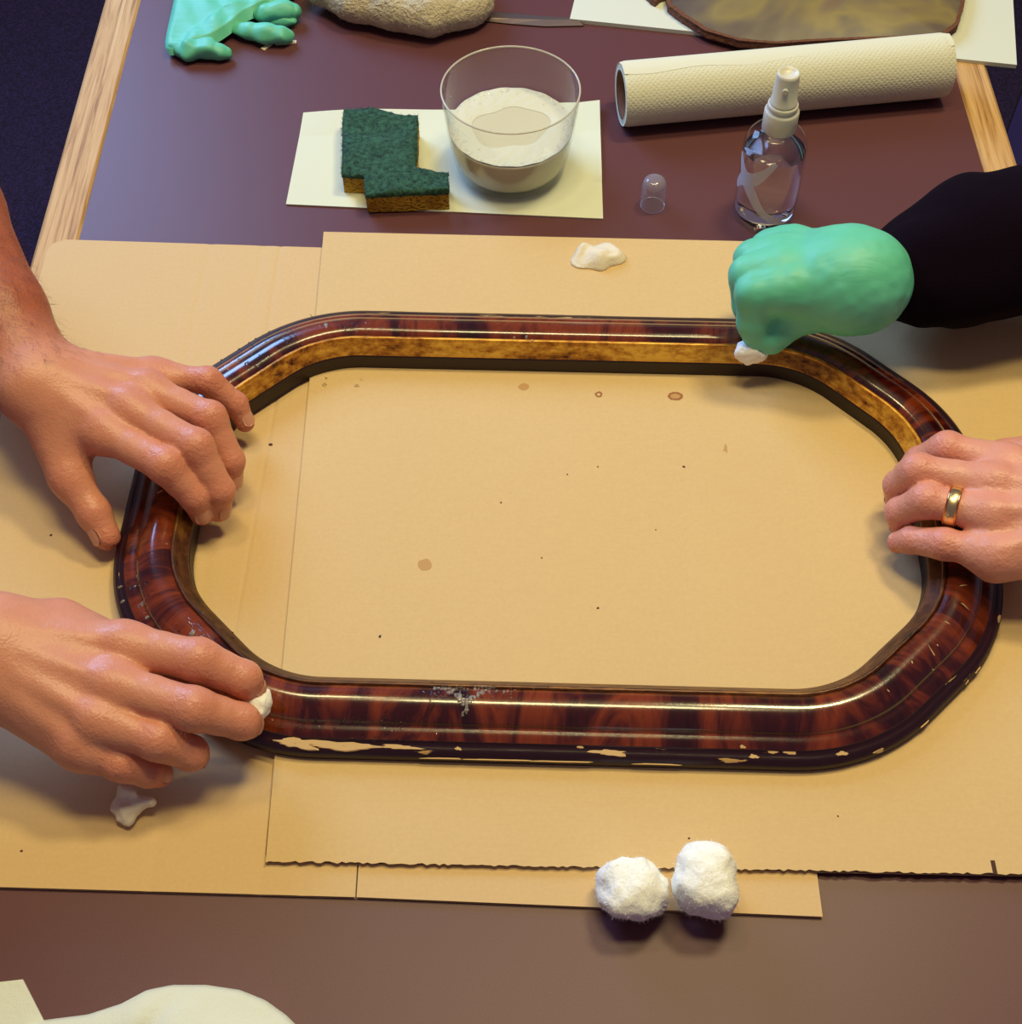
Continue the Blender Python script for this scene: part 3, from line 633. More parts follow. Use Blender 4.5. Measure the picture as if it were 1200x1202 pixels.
for q, r in zip(f[:3], (.0078, .0080, .0080)): obj('fingernail', *nail(q, r), nail_b, lb, True)
obj('fingernail', *nail(f[3], .0070, (-.3, .35, 1), .8), nail_b, lb, True)
# ring
q = f[2]; ax = unit(q[1] - q[0]); rc = q[0] + (q[1] - q[0]) * .60
rg = empty('finger_ring', tuple(rc)); tag(rg, 'gold band ring on the finger of the right-hand bare hand', 'ring')
R_ = .0116
obj('band', *lathe([(R_ - .0008, -.0034), (R_ + .0002, -.0037), (R_ + .0008, -.0027), (R_ + .0010, 0), (R_ + .0008, .0027), (R_ + .0002, .0037), (R_ - .0008, .0034), (R_ - .0008, -.0034)], rc, 40, Vector(ax)), gold, rg, True)
for s_ in (-.0032, .0032): obj('rim_wire', *lathe([(R_ + .0004 + .0007 * math.cos(a), s_ + .0007 * math.sin(a)) for a in [2 * math.pi * k / 8 for k in range(9)]], rc, 40, Vector(ax)), gold2, rg, True)
# gloved hand
FI = [[(925, 338, .084), (886, 344, .080), (884, 378, .058), (890, 405, .040)],
      [(918, 318, .086), (879, 323, .081), (878, 356, .058), (886, 392, .040)],
      [(920, 302, .082), (884, 304, .077), (880, 336, .055), (890, 372, .040)],
      [(932, 290, .076), (900, 292, .069), (893, 318, .052), (902, 346, .040)]]
THB = [(990, 350, .072), (948, 360, .062), (916, 382, .050), (896, 408, .040)]
FO = [((985, 326, .080), .035, .028), ((1002, 329, .080), .033, .0285), ((1010, 330, .080), .032, .0285)]
V, F, fl, f, th, up = build_hand(FO, FI, THB, 1.08, tendons=False, puff=0.0020, kweb=0.016)
V = V + np.stack([vnoise(V * 140, 1), vnoise(V * 140, 2), vnoise(V * 140, 3)], 1) * .0004
gl = obj('glove', V, F, glove_m, pr_, True); gl['label'] = 'green nitrile glove closed around a white pad'
# sleeve
SP = [((1078, 320, .066), .044), ((1105, 314, .066), .048), ((1150, 305, .068), .052), ((1230, 291, .072), .056), ((1330, 273, .080), .060), ((1450, 258, .095), .064)]
pts = np.array([J(p) for p, _ in SP]); G = Field(pts.min(0) - .08, pts.max(0) + .08, .003); D = G.new()
for (p0, r0), (p1, r1) in zip(SP, SP[1:]): G.cone(D, J(p0), J(p1), r0 * .80, r1 * .80, .02); G.cone(D, J(p0) + np.array((0, .012, .0)), J(p1) + np.array((0, .014, .0)), r0 * .72, r1 * .72, .02)
V, F = G.mesh(D); axs = unit(pts[1] - pts[0])
V = V + np.stack([vnoise(V * 22, 5), vnoise(V * 22, 6), vnoise(V * 22, 7)], 1) * .006 + np.stack([vnoise(V * 60, 8)] * 3, 1) * .0015
obj('sleeve', V, F, sleeve_m, pr_, True)['label'] = 'dark knitted sleeve'

# ------------------------------------------------------------------ cotton
def blob(c0, rx, ry, rz, amp, fr_, seed, sq=1.0, n=4, flat=None):
    import bmesh
    bm = bmesh.new(); bmesh.ops.create_icosphere(bm, subdivisions=n, radius=1.0); V = np.array([v.co[:] for v in bm.verts]); F = [tuple(v.index for v in f_.verts) for f_ in bm.faces]; bm.free()
    V = np.sign(V) * np.abs(V) ** sq; d = 1 + amp * (vnoise(V * fr_ + seed * 3.1, seed) + .5 * vnoise(V * fr_ * 2.3, seed + 1)); V = V * d[:, None] * np.array([rx, ry, rz]); V += np.array(c0); 
    if flat is not None: V[:, 2] = np.maximum(V[:, 2], flat)
    return V, F
def fuzz(V, c0, n, L, wd, seed):
    r = np.random.default_rng(seed); hv, hf = [], []
    for _ in range(n):
        p = V[r.integers(len(V))]; nn = unit(p - np.array(c0)); d = unit(nn * .6 + r.normal(size=3) * .8); s_ = unit(np.cross(d, r.normal(size=3))) * wd; l = L * r.uniform(.4, 1); b = unit(d + r.normal(size=3) * .6)
        k = len(hv); m = p + d * l * .5; e = m + b * l * .5
        hv += [p - s_ - nn * .0006, p + s_ - nn * .0006, m - s_ * .8, m + s_ * .8, e]; hf += [(k, k + 1, k + 3, k + 2), (k + 2, k + 3, k + 4)]
    return hv, hf
for (x, y, rx, ry, rz, seed, sq, lb_) in ((743, 1045, .0186, .0168, .0165, 3, .88, 'fluffy white cotton ball, left of the pair on the cardboard strip'), (828, 1033, .0172, .0190, .0180, 12, .84, 'fluffy white cotton ball, right of the pair on the cardboard strip')):
    c0 = tuple(at(x, y, ZL + rz + (.0006 if seed == 3 else .003)))
    e = empty('cotton_ball', (c0[0], c0[1], ZL)); tag(e, lb_, 'cotton ball', 'cotton balls on the cardboard strip')
    V, F = blob(c0, rx, ry, rz, .16, 1.5, seed, sq); obj('wad', V, F, cotton, e, True); tag(obj('fibres', *fuzz(V, c0, 2200, .0028, .00006, seed), cotton, e), kind='stuff')
def crumpled(name, x, y, z, rx, ry, hgt, seed, mat, label, cat='cotton pad'):
    c0 = at(x, y, z); n, m = 30, 12; V, F = [], []
    for i in range(m + 1):
        for j in range(n):
            a = 2 * math.pi * j / n; r = i / m; rr = r * (1 + .18 * math.sin(2 * a + seed) + .10 * math.sin(5 * a + seed * 2))
            zz = hgt * (.25 + .75 * max(0, 1 - r * r)) * (.65 + .35 * math.sin(3.3 * rr * math.cos(a) + seed) * math.cos(2.7 * rr * math.sin(a) + seed))
            if r > .85: zz *= (1 - r) / .15 * .8 + .2
            zz += hgt * .28 * math.exp(-((r - .75) / .15) ** 2) * max(0, math.sin(2 * a + seed * 1.7))
            V.append((c0.x + rx * rr * math.cos(a), c0.y + ry * rr * math.sin(a), z + max(zz, .0008)))
    for i in range(m):
        for j in range(n): F.append((i * n + j, (i + 1) * n + j, (i + 1) * n + (j + 1) % n, i * n + (j + 1) % n))
    N = len(V); F.append(tuple(N + j for j in range(n - 1, -1, -1))); V += [(*V[m * n + j][:2], z + .0001) for j in range(n)]
    for j in range(n): F.append((m * n + j, N + j, N + (j + 1) % n, m * n + (j + 1) % n))
    o = obj(name, V, F, mat, None, True); tag(o, label, cat); return o
crumpled('cotton_pad', 702, 302, ZU + .0002, .0175, .0165, .011, 1.2, used_cotton, 'crumpled damp cotton pad near the far edge of the cardboard')
G = Field(tuple(J((125, 985, 0)) - .01), tuple(J((195, 915, 0)) + .03), .0008); D = G.new()
for a, b, ra1, rb1 in (((147, 926, .014), (145, 948, .006), .0032, .0060), ((145, 948, .006), (150, 962, .0065), .0060, .0042), ((149, 952, .009), (163, 943, .010), .0045, .0036), ((163, 943, .010), (177, 941, .013), .0036, .0028), ((147, 926, .014), (156, 930, .016), .0030, .0022)):
    G.cone(D, J(a), J(b), ra1, rb1, .004)
V, F = G.mesh(D); V = V + np.stack([vnoise(V * 260, 1), vnoise(V * 260, 2), vnoise(V * 260, 3)], 1) * .0008; V[:, 2] = np.maximum(V[:, 2], ZL + .0002)
tag(obj('cotton_pad', V, F, used_cotton, None, True), 'small twisted cotton scrap below the wiping hand', 'cotton pad')
V, F = blob(J((303, 826, .040)), .008, .010, .008, .15, 2, 4); tag(obj('cotton_pad', V, F, cotton, None, True), 'white cotton pad pinched in the fingers of the lower left hand', 'cotton pad')
V, F = blob(J((882, 413, .036)), .011, .008, .009, .15, 2, 6); tag(obj('cotton_pad', V, F, cotton, None, True), 'white cotton pad pinched in the green gloved hand', 'cotton pad')

# ------------------------------------------------------------------ napkin, sponge, tumbler
def curled_sheet(corners, z, t, lift, nx=30, ny=20):
    (a, b, c_, d) = [np.array(p) for p in corners]; V, F = [], []
    for i in range(nx + 1):
        for j in range(ny + 1):
            u, v = i / nx, j / ny; p = (a * (1 - u) + b * u) * (1 - v) + (d * (1 - u) + c_ * u) * v; V.append((p[0], p[1], z + lift(u, v)))
    N = len(V)
    for i in range(nx):
        for j in range(ny): q = i * (ny + 1) + j; F.append((q, q + ny + 1, q + ny + 2, q + 1))
    V += [(x, y, zz + t) for x, y, zz in V]; F = [tuple(reversed(f_)) for f_ in F] + [tuple(k + N for k in f_) for f_ in F]
    rim = [i * (ny + 1) for i in range(nx + 1)] + [nx * (ny + 1) + j for j in range(1, ny + 1)] + [i * (ny + 1) + ny for i in range(nx - 1, -1, -1)] + [j for j in range(ny - 1, 0, -1)]
    F += [(rim[k], rim[(k + 1) % len(rim)], rim[(k + 1) % len(rim)] + N, rim[k] + N) for k in range(len(rim))]
    return V, F
na = [P2(336, 241, .0), P2(708, 258, .0), P2(704, 120, .004), P2(356, 131, .004)]
o = obj('paper_napkin', *curled_sheet(na, .0003, .0010, lambda u, v: .0035 * max(0, v - .75) * 4 * (.5 + .5 * math.sin(9 * u)) * (1 if v > .75 else 0) + .0025 * max(0, u - .93) / .07 * (v > .3) - .0002 * math.exp(-((u - .5) / .01) ** 2)), paper, None, False); tag(o, 'folded cream paper napkin under the sponge and glass tumbler', 'napkin')
# sponge
sp_poly = [P2(x, y, .022) for x, y in ((401, 203), (427, 205), (429, 227), (527, 223), (526, 201), (489, 197), (491, 137), (430, 127), (403, 128))]
def smooth_poly(poly, per=9, j=.0005):
    out = []
    for i in range(len(poly)):
        a, b = poly[i], poly[(i + 1) % len(poly)]
        for k in range(per): t = k / per; out.append((a[0] + (b[0] - a[0]) * t + random.uniform(-j, j), a[1] + (b[1] - a[1]) * t + random.uniform(-j, j)))
    return out
def fill_top(poly, z0, z1, bumpf, inset=0.0):
    """prism with triangulated, displaced top"""
    import bmesh
    bm = bmesh.new(); vs_ = [bm.verts.new((p[0], p[1], z1)) for p in poly]; fce = bm.faces.new(vs_)
    r_ = bmesh.ops.extrude_face_region(bm, geom=[fce]); 
    for g in r_['geom']:
        if isinstance(g, bmesh.types.BMVert): g.co.z = z0
    tops = [f_ for f_ in bm.faces if all(abs(v.co.z - z1) < 1e-6 for v in f_.verts)]
    bmesh.ops.triangulate(bm, faces=bm.faces[:])
    bmesh.ops.subdivide_edges(bm, edges=[e for e in bm.edges if e.calc_length() > .006], cuts=4, use_grid_fill=True); bmesh.ops.triangulate(bm, faces=bm.faces[:])
    bmesh.ops.recalc_face_normals(bm, faces=bm.faces[:])
    for v in bm.verts:
        if v.co.z > (z0 + z1) / 2: v.co.z += bumpf(v.co.x, v.co.y)
    V = [tuple(v.co) for v in bm.verts]; bm.verts.index_update(); F = [tuple(v.index for v in f_.verts) for f_ in bm.faces]; bm.free(); return V, F
spg = empty('sponge', (-.09, .335, .0015)); tag(spg, 'step-cut kitchen sponge, green scourer over yellow foam, on the napkin', 'sponge')
pol = smooth_poly(sp_poly, 9, .0004); bf = lambda x, y: .0022 * float(vnoise(np.array([[x * 55, y * 55, 0]]), 4)[0])
inn = [(p[0] + (-.092 - p[0]) * .012, p[1] + .0012) for p in pol]
obj('foam_body', *slab(inn, .0016, .0175), foamy, spg); V, F = fill_top(smooth_poly(sp_poly, 12, .0007), .0172, .0220, bf); obj('scouring_pad', V, F, scrub, spg, True)
cc = (-.09, .335, .0)
tag(obj('scourer_fibres', *fuzz(np.array([v for v in V if v[2] > .0165]), cc, 2600, .003, .00012, 5), scrub, spg), kind='stuff')
# tumbler
gb = at(600, 231.7, .0016); GX, GY, GZ = gb.x - .0003, gb.y + .0370, .0018
tm = empty('glass_tumbler', (GX, GY, GZ)); tag(tm, 'clear glass tumbler half full of milky soapy water', 'glass')
OUT = spline([(.0360, .0), (.0405, .0012), (.0440, .0070), (.0472, .022), (.0502, .042), (.0526, .063), (.0535, .0745)], 5)
INN = spline([(.0525, .0745), (.0515, .063), (.0490, .042), (.0460, .022), (.0425, .0095), (.0370, .0062), (.0001, .0058)], 5)
obj('wall', *lathe([(.0001, .0)] + OUT + [(.0530, .0751)] + INN, (GX, GY, GZ), 72), glass, tm, True)
obj('rim', *lathe([(.0530 + .00075 * math.cos(a), .0747 + .00075 * math.sin(a)) for a in [2 * math.pi * k / 10 for k in range(11)]], (GX, GY, GZ), 72), M('rim_glass', rgb(210, 206, 190), 0.1, Alpha=0.75), tm, True)
WL = .0385
def inr(h):
    for (r0, h0), (r1, h1) in zip(INN, INN[1:]):
        if h1 <= h <= h0: return r1 + (r0 - r1) * (h - h1) / (h0 - h1 + 1e-9)
    return .037
obj('soapy_water', *lathe([(.0001, .0062)] + [(inr(h) - .0003, h) for h in np.linspace(.0064, WL, 14)] + [(inr(WL) - .002, WL), (.0001, WL)], (GX, GY, GZ), 64), milky, tm, True)
# suds: ring of foam and bubbles
V, F = [], []; n, m = 72, 10
for i in range(m + 1):
    for j in range(n):
        a = 2 * math.pi * j / n; inner_r = .027 + .004 * math.sin(a * 2 + 1) + .0016 * math.sin(5 * a); r = inner_r + (inr(WL) - .0005 - inner_r) * i / m
        V.append((GX + r * math.cos(a), GY + r * math.sin(a), GZ + WL + .0002 + .0011 * (1 - (1 - i / m) ** 3) * (1 + .3 * math.sin(17 * a + i))))
for i in range(m):
    for j in range(n): F.append((i * n + j, (i + 1) * n + j, (i + 1) * n + (j + 1) % n, i * n + (j + 1) % n))
tag(obj('suds', V, F, suds, tm, True), kind='stuff')
bb = []
for _ in range(260):
    a = random.uniform(0, 2 * math.pi); r = inr(WL) - .001 - abs(random.gauss(0, .004)); rr = random.uniform(.0004, .0011)
    bb.append(lathe([(rr, 0), (rr * .8, rr * .6), (rr * .4, rr * .92), (0, rr)], (GX + r * math.cos(a), GY + r * math.sin(a), GZ + WL + .0009), 8))
tag(obj('bubbles', *join(*bb), pet, tm, True), kind='stuff')

# ------------------------------------------------------------------ spray bottle and its cap
bp = at(896, 251, 0.0002)
sb = empty('spray_bottle', tuple(bp)); tag(sb, 'clear plastic spray bottle of water with white pump head', 'bottle')
BO = spline([(.0205, .0), (.0232, .0012), (.0238, .0050), (.0240, .030), (.0240, .060), (.0236, .068), (.0215, .0755), (.0165, .0805), (.0115, .0830), (.0110, .0870)], 4)
obj('body', *lathe([(.0001, .0014), (.012, .0012), (.019, .0)] + BO, bp, 56), pet, sb, True)
obj('water', *lathe([(.0001, .0022), (.0195, .0022), (.0226, .006), (.0228, .030), (.0228, .0635), (.0226, .0640), (.0001, .0640)], bp, 56), clear, sb, True)
obj('collar', *lathe([(.0001, .0830), (.0122, .0830), (.0128, .0838), (.0128, .0985), (.0122, .1000), (.0108, .1004), (.0108, .1022), (.0112, .1030), (.0112, .1048), (.0104, .1056), (.0001, .1056)], bp, 40), white_p, sb, True)
obj('pump_head', *lathe([(.0001, .1050), (.0094, .1050), (.0100, .1062), (.0100, .1074), (.0094, .1080), (.0082, .1290), (.0078, .1316), (.0066, .1318), (.0060, .1300), (.0001, .1298)], bp, 40), white_p, sb, True)
nz = bp + Vector((-.002, -.0086, .122)); obj('nozzle', *lathe([(.0001, .0), (.0022, .0), (.0022, .0012), (.0010, .0014), (.0001, .0008)], nz, 14, Vector((-.2, -1, 0))), white_p, sb, True)
# curved printed mark (four arms meeting) wrapped on the body
def mark(arms):
    parts = []
    for pts, wd in arms:
        P = np.array(spline(pts, 10)); Wd = np.interp(np.linspace(0, 1, len(P)), np.linspace(0, 1, len(wd)), wd); V, F = [], []
        for i, (ang, hh) in enumerate(P):
            d = P[min(i + 1, len(P) - 1)] - P[max(i - 1, 0)]; d = np.array([d[0] * .024, d[1]]); d /= np.linalg.norm(d) + 1e-9; nn = np.array([-d[1], d[0]])
            for s_ in (-1, -.33, .33, 1):
                A = ang + nn[0] * s_ * Wd[i] / .024; hq = hh + nn[1] * s_ * Wd[i]
                V.append((bp.x + .02425 * math.sin(A), bp.y - .02425 * math.cos(A), bp.z + hq))
        for i in range(len(P) - 1):
            for k in range(3): q = i * 4 + k; F.append((q, q + 1, q + 5, q + 4))
        parts.append((V, F))
    return join(*parts)
mk = obj('printed_mark', *mark([([(-1.05, .046), (-.70, .050), (-.35, .060), (-.12, .069)], (.0062, .0052, .0030, .0022)), ([(-1.05, .046), (-.72, .036), (-.25, .021), (.35, .0125), (.95, .013)], (.0062, .0048, .0030, .0034, .0052)),
    ([(-1.05, .046), (-1.3, .053), (-1.55, .062)], (.0062, .0042, .0026)), ([(-1.05, .046), (-1.3, .040), (-1.55, .031)], (.0062, .0042, .0026))]), mark_m, sb, True); mk['label'] = 'pale crossing curved mark'
cp = at(766, 241, .0002)
o = obj('bottle_cap', *lathe([(.0088, .0), (.0098, .0), (.0100, .0008), (.0094, .0020), (.0092, .021), (.0080, .0250), (.0050, .0268), (.0001, .0270)], cp, 40), frost, None, True); tag(o, 'small clear domed bottle cap standing on the table', 'cap')

# ------------------------------------------------------------------ kitchen roll
r0 = at(729, 111, .0262); r1 = at(1109, 76, .0262); ra_ = .0260; axr = Vector((r1.x - r0.x, r1.y - r0.y, 0)); LR = axr.length; axr.normalize(); sdr = Vector((-axr.y, axr.x, 0))
rl = empty('paper_towel_roll', ((r0.x + r1.x) / 2, (r0.y + r1.y) / 2, 0)); tag(rl, 'white embossed paper towel roll lying on its side', 'paper towel')
def squash(a): return 1 + .03 * math.cos(2 * a)
n, m = 72, 60; V, UV, F = [], [], []
def rp(t, a, r): return Vector((r0.x, r0.y, 0)) + axr * t + sdr * (r * math.cos(a)) + Vector((0, 0, .0262 + r * math.sin(a)))
for i in range(m + 1):
    t = LR * i / m
    for j in range(n + 1):
        a = 2 * math.pi * j / n; r = ra_ * (1 + .008 * math.sin(3 * a + t * 9)) - (.0010 if i in (0, m) else 0); V.append(rp(t, a, r)); UV.append((t, ra_ * a))
for i in range(m):
    for j in range(n): q = i * (n + 1) + j; F.append((q, q + 1, q + n + 2, q + n + 1))
obj('paper', V, F, towel_paper, rl, True, UV)
for t in (0.0, LR):
    V, F = [], []; RR = [.0196, .0212, .0228, .0244, .0250]
    for k, r in enumerate(RR):
        for j in range(n): V.append(rp(t + (.0006 * (k % 2)) * (1 if t == 0 else -1), 2 * math.pi * j / n, r))
    for k in range(len(RR) - 1):
        for j in range(n): F.append((k * n + j, k * n + (j + 1) % n, (k + 1) * n + (j + 1) % n, (k + 1) * n + j))
    obj('end_layers', V, F, towel_paper, rl, True)
V, F = [], []
for r, ta, tb_ in ((.0197, .0004, LR - .0004), (.0186, .0004, LR - .0004)):
    for t in (ta, tb_):
        for j in range(n): V.append(rp(t, 2 * math.pi * j / n, r))
for j in range(n):
    k = (j + 1) % n; F += [(j, k, n + k, n + j), (2 * n + j, 3 * n + j, 3 * n + k, 2 * n + k), (j, 2 * n + j, 2 * n + k, k), (n + j, n + k, 3 * n + k, 3 * n + j)]
obj('core_tube', V, F, core_m, rl, True)
# loose outer edge of the sheet
V, F = [], []
for i in range(m + 1):
    for a in (1.25, 1.45, 1.65, 1.85): V.append(rp(LR * i / m, a + .06 * math.sin(i * .35), ra_ * (1.005 if a > 1.3 else 1.012)))
for i in range(m):
    for k in range(3): q = i * 4 + k; F.append((q, q + 1, q + 5, q + 4))
obj('loose_edge', V, F, towel_paper, rl, True)

# ------------------------------------------------------------------ far side: board, old oval, knife, towel, glove
bz = .004
bd = [P2(669, 22, bz), P2(1194, 76, bz), P2(1189, -10, bz)]
e_ = Vector(bd[1]) - Vector(bd[0]); pn = Vector((-e_.y, e_.x)).normalized()
poly = [bd[0], bd[1], (bd[1][0] + pn.x * .30, bd[1][1] + pn.y * .30), (bd[0][0] + pn.x * .30, bd[0][1] + pn.y * .30)]
o = obj('foam_board', *slab(poly, .0002, bz), board_m); tag(o, 'white board overhanging the far right table edge', 'board')
old = empty('old_portrait', tuple(at(960, -70, bz))); tag(old, 'broken brown oval panel with torn edge lying on the white board', 'panel')
ol = [P2(x, y, .012) for x, y in ((786, 6), (802, 18), (830, 36), (868, 47), (910, 51), (952, 48), (1000, 46), (1060, 44), (1108, 40), (1124, 28), (1133, -5), (1125, -60), (1080, -110), (990, -140), (890, -120), (820, -70), (782, -20))]
ol = smooth_poly(ol, 6, .0); cxo = sum(p[0] for p in ol) / len(ol); cyo = sum(p[1] for p in ol) / len(ol); V, F = [], []; n = len(ol); m = 14
for i in range(m + 1):
    r = 1 - i / m
    for p in ol: V.append((cxo + (p[0] - cxo) * r, cyo + (p[1] - cyo) * r, bz + .008 + .016 * (1 - r * r)))
for i in range(m):
    for j in range(n): F.append((i * n + j, i * n + (j + 1) % n, (i + 1) * n + (j + 1) % n, (i + 1) * n + j))
obj('face', V, F, relic, old, True)
V, F = [], []
for k, (s_, z) in enumerate(((1.0, bz + .0002), (1.012, bz + .002), (1.006, bz + .0055), (1.012, bz + .0085), (.985, bz + .0092))):
    for j, p in enumerate(ol): q = s_ + random.uniform(-.004, .004); V.append((cxo + (p[0] - cxo) * q, cyo + (p[1] - cyo) * q, z))
for k in range(4):
    for j in range(n): F.append((k * n + j, k * n + (j + 1) % n, (k + 1) * n + (j + 1) % n, (k + 1) * n + j))
obj('torn_edge', V, F, torn, old)
fg = [P2(x, y, bz) for x, y in ((755, -2), (768, 8), (780, 2), (790, -12), (770, -20))]
tag(obj('broken_fragment', *slab(smooth_poly(fg, 4, .0008), bz, bz + .006), torn), 'small broken brown fragment on the white board', 'fragment')
# knife
kp = at(620, 20, .004)
kn = empty('palette_knife', (kp.x, kp.y, .0002)); tag(kn, 'steel knife with its blade sticking out from the terry towel', 'knife')
bl_ = [P2(x, y, .003) for x, y in ((562, 22), (600, 26), (640, 29), (685, 28), (686, 25), (650, 20), (610, 14), (572, 11), (562, 11))]
V, F = [], []; n = len(bl_); cbx = sum(p[0] for p in bl_) / n; cby = sum(p[1] for p in bl_) / n
V = [(*p, .0008) for p in bl_] + [(*p, .0014) for p in bl_] + [(cbx + (p[0] - cbx) * .9, cby + (p[1] - cby) * .4 + .001, .0032) for p in bl_]
F = [tuple(range(n - 1, -1, -1)), tuple(range(2 * n, 3 * n))] + [(k * n + i, k * n + (i + 1) % n, (k + 1) * n + (i + 1) % n, (k + 1) * n + i) for k in range(2) for i in range(n)]
obj('blade', V, F, steel, kn)
ha = at(564, 16, .005); hb = at(470, 4, .006); obj('handle', *tube([ha, ha + (hb - ha) * .3, ha + (hb - ha) * .7, hb], [.0028, .0048, .0052, .004], 10), black_m, kn, True)
# terry towel: thick folded bundle
cl = [(380, -14, .020, .016), (420, 0, .020, .016), (465, 8, .020, .017), (505, 14, .020, .018), (545, 10, .017, .014), (556, 2, .016, .013), (500, -25, .022, .020), (440, -35, .022, .020), (380, -60, .022, .018), (540, -30, .020, .016), (480, -70, .022, .018)]
G = Field((-.22, .45, -.005), (.03, .75, .07), .0020); D = G.new()
for k in range(len(cl) - 1):
    a, b = cl[k], cl[k + 1]; G.cone(D, np.array(tuple(at(a[0], a[1], a[2]))), np.array(tuple(at(b[0], b[1], b[2]))), a[3], b[3], .016)
V, F = G.mesh(D); V = V + np.stack([vnoise(V * 90, 1), vnoise(V * 90, 2), vnoise(V * 90, 3)], 1) * .0012 + np.stack([vnoise(V * 400, 4), vnoise(V * 400, 5), vnoise(V * 400, 6)], 1) * .0006; V[:, 2] = np.maximum(V[:, 2], .0066 if False else .0003)
tw = empty('terry_towel', tuple(at(470, -10, .0003))); tag(tw, 'cream terry towel bundled at the far edge above the tumbler', 'towel')
obj('folded_cloth', V, F, terry, tw, True); tag(obj('pile', *fuzz(V[V[:, 2] > .006], tuple(at(470, -10, .01)), 5000, .003, .00016, 2), terry, tw), kind='stuff')
# empty green glove: flattened cuff and palm with limp fingers tucked under
ng = empty('nitrile_glove', tuple(at(260, 20, .0003))); tag(ng, 'empty green nitrile glove lying at the far left of the table', 'glove')
pal = [(214, -45, .020), (203, 5, .018), (194, 56, .0095), (214, 52, .013), (234, 45, .016), (254, 37, .017), (272, 24, .018), (290, 10, .019), (312, 0, .020), (336, -12, .020), (352, -45, .020)]
top_ = [J(p) for p in pal]; cn = np.mean(top_, 0) + np.array((0, 0, .004)); V, F = [], []; n = len(top_) * 5; m = 8
edge_ = np.array(spline([tuple(p) for p in top_ + [top_[0]]], 5))[:n]
for i_ in range(m + 1):
    for p in edge_:
        q = cn + (p - cn) * (1 - i_ / m); w_ = float(vnoise(np.array([[q[0] * 70, q[1] * 70, 1.3]]), 31)[0]); V.append((q[0], q[1], q[2] + (.0016 * w_ + .0012 * math.sin(q[0] * 260 + q[1] * 120)) * min(1, i_ / 2)))
for i_ in range(m):
    for k in range(n): F.append((i_ * n + k, i_ * n + (k + 1) % n, (i_ + 1) * n + (k + 1) % n, (i_ + 1) * n + k))
N = len(V); V += [(p[0] * .97 + cn[0] * .03, p[1] * .97 + cn[1] * .03, max(p[2] * .35, .0004)) for p in edge_]
for k in range(n): F.append((k, N + k, N + (k + 1) % n, (k + 1) % n))
F.append(tuple(N + k for k in range(n))); obj('palm_and_cuff', V, F, glove_m, ng, True)
def limp(chain, seed):
    P = [J(c[:3]) for c in chain]; G = Field(np.min(P, 0) - .016, np.max(P, 0) + .016, .0010); D = G.new()
    for (a, ca_), (b, cb_) in zip(zip(P, chain), zip(P[1:], chain[1:])): G.cone(D, a, b, ca_[3], cb_[3], .003)
    V, F = G.mesh(D); V = V + np.stack([vnoise(V * 105 + seed, 1), vnoise(V * 105 + seed, 2), vnoise(V * 105 + seed, 3)], 1) * .0018; V[:, 2] = np.maximum(V[:, 2] * .9, .0003); obj('finger', V, F, glove_m, ng, True)
limp([(204, 54, .009, .0062), (222, 58, .010, .0085), (242, 56, .011, .0090), (258, 60, .009, .0072), (267, 61, .008, .0050)], 0)
limp([(272, 30, .008, .0045), (292, 36, .009, .0075), (312, 38, .010, .0092), (330, 40, .010, .0085), (338, 40, .009, .0062)], 5)
limp([(288, 12, .010, .0050), (312, 14, .012, .0080), (332, 10, .014, .0095), (345, 12, .012, .0068)], 9)
limp([(316, 22, .006, .0035), (332, 24, .007, .0045), (344, 24, .007, .0036)], 13)
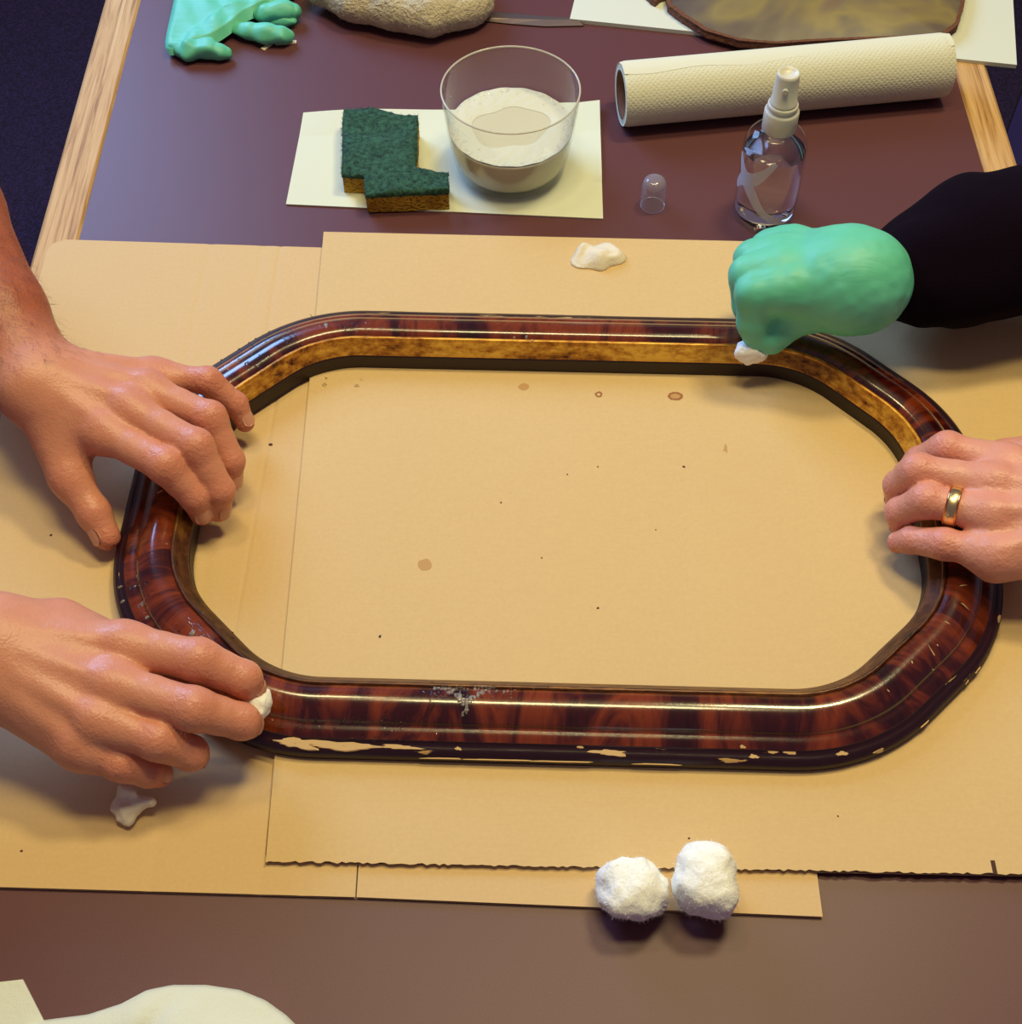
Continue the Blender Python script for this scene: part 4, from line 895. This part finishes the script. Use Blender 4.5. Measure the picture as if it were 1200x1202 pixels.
for x, y, a, l in ((314, 55, .9, .006), (336, 51, .1, .009)):
    p = at(x, y, 0); d = Vector((math.cos(a), math.sin(a), 0)); s_ = Vector((-d.y, d.x, 0)) * .0022; q = [p - d * l - s_, p + d * l - s_ * .8, p + d * l + s_, p - d * l + s_ * .9]
    tag(obj('wood_splinter', *slab([(v.x, v.y) for v in q], .0002, .0012), debris_m), ('short stubby' if l < .008 else 'long thin') + ' pale splinter beside the empty green glove', 'splinter', 'splinters beside the glove')

# ------------------------------------------------------------------ near left: paper and cloth
pp = [P2(-60, 1162, 0), P2(28, 1151, .001), P2(56, 1206, .001), P2(90, 1290, .0), P2(-60, 1290, 0)]
o = obj('folded_paper', *slab(pp, .0003, .0030), cloth_m); tag(o, 'flat folded white paper towel in the near left corner', 'paper towel')
n = 60; m = 40; V, F = [], []
x0, x1 = at(30, 1195, 0).x, at(362, 1190, 0).x
def edge(u):  # far outline of the cloth, from pixels
    xs = [30, 60, 100, 140, 170, 200, 240, 280, 310, 335, 362]; ys = [1196, 1192, 1187, 1174, 1158, 1152, 1152, 1158, 1170, 1188, 1215]
    px_ = 30 + 332 * u; return at(px_, float(np.interp(px_, xs, ys)), .006)
for i in range(n + 1):
    u = i / n; e = edge(u)
    for j in range(m + 1):
        v = j / m; y = e.y - v * .16; hz = .006 + .014 * math.sin(math.pi * min(1, u * 1.02)) ** .7 * (1 - (1 - v) ** 5) + .004 * float(vnoise(np.array([[e.x * 40, y * 40, 0]]), 21)[0]) * min(1, v * 6)
        hz += -.007 * math.exp(-(((e.x - (-.172)) - (y + .315) * .6) / .006) ** 2) * min(1, v * 3)
        if j == 0: hz = .0006
        V.append((e.x, y, max(hz, .0006)))
for i in range(n):
    for j in range(m): q = i * (m + 1) + j; F.append((q, q + 1, q + m + 2, q + m + 1))
N = len(V); V += [(x, y, .0003) for x, y, z in V]; F += [tuple(k + N for k in reversed(f_)) for f_ in F]
rim = [i * (m + 1) for i in range(n + 1)] + [n * (m + 1) + j for j in range(1, m + 1)] + [i * (m + 1) + m for i in range(n - 1, -1, -1)] + [j for j in range(m - 1, 0, -1)]
F += [(rim[k], rim[(k + 1) % len(rim)], rim[(k + 1) % len(rim)] + N, rim[k] + N) for k in range(len(rim))]
o = obj('white_cloth', V, F, cloth_m, None, True); tag(o, 'rumpled white cloth at the near edge of the table', 'cloth')
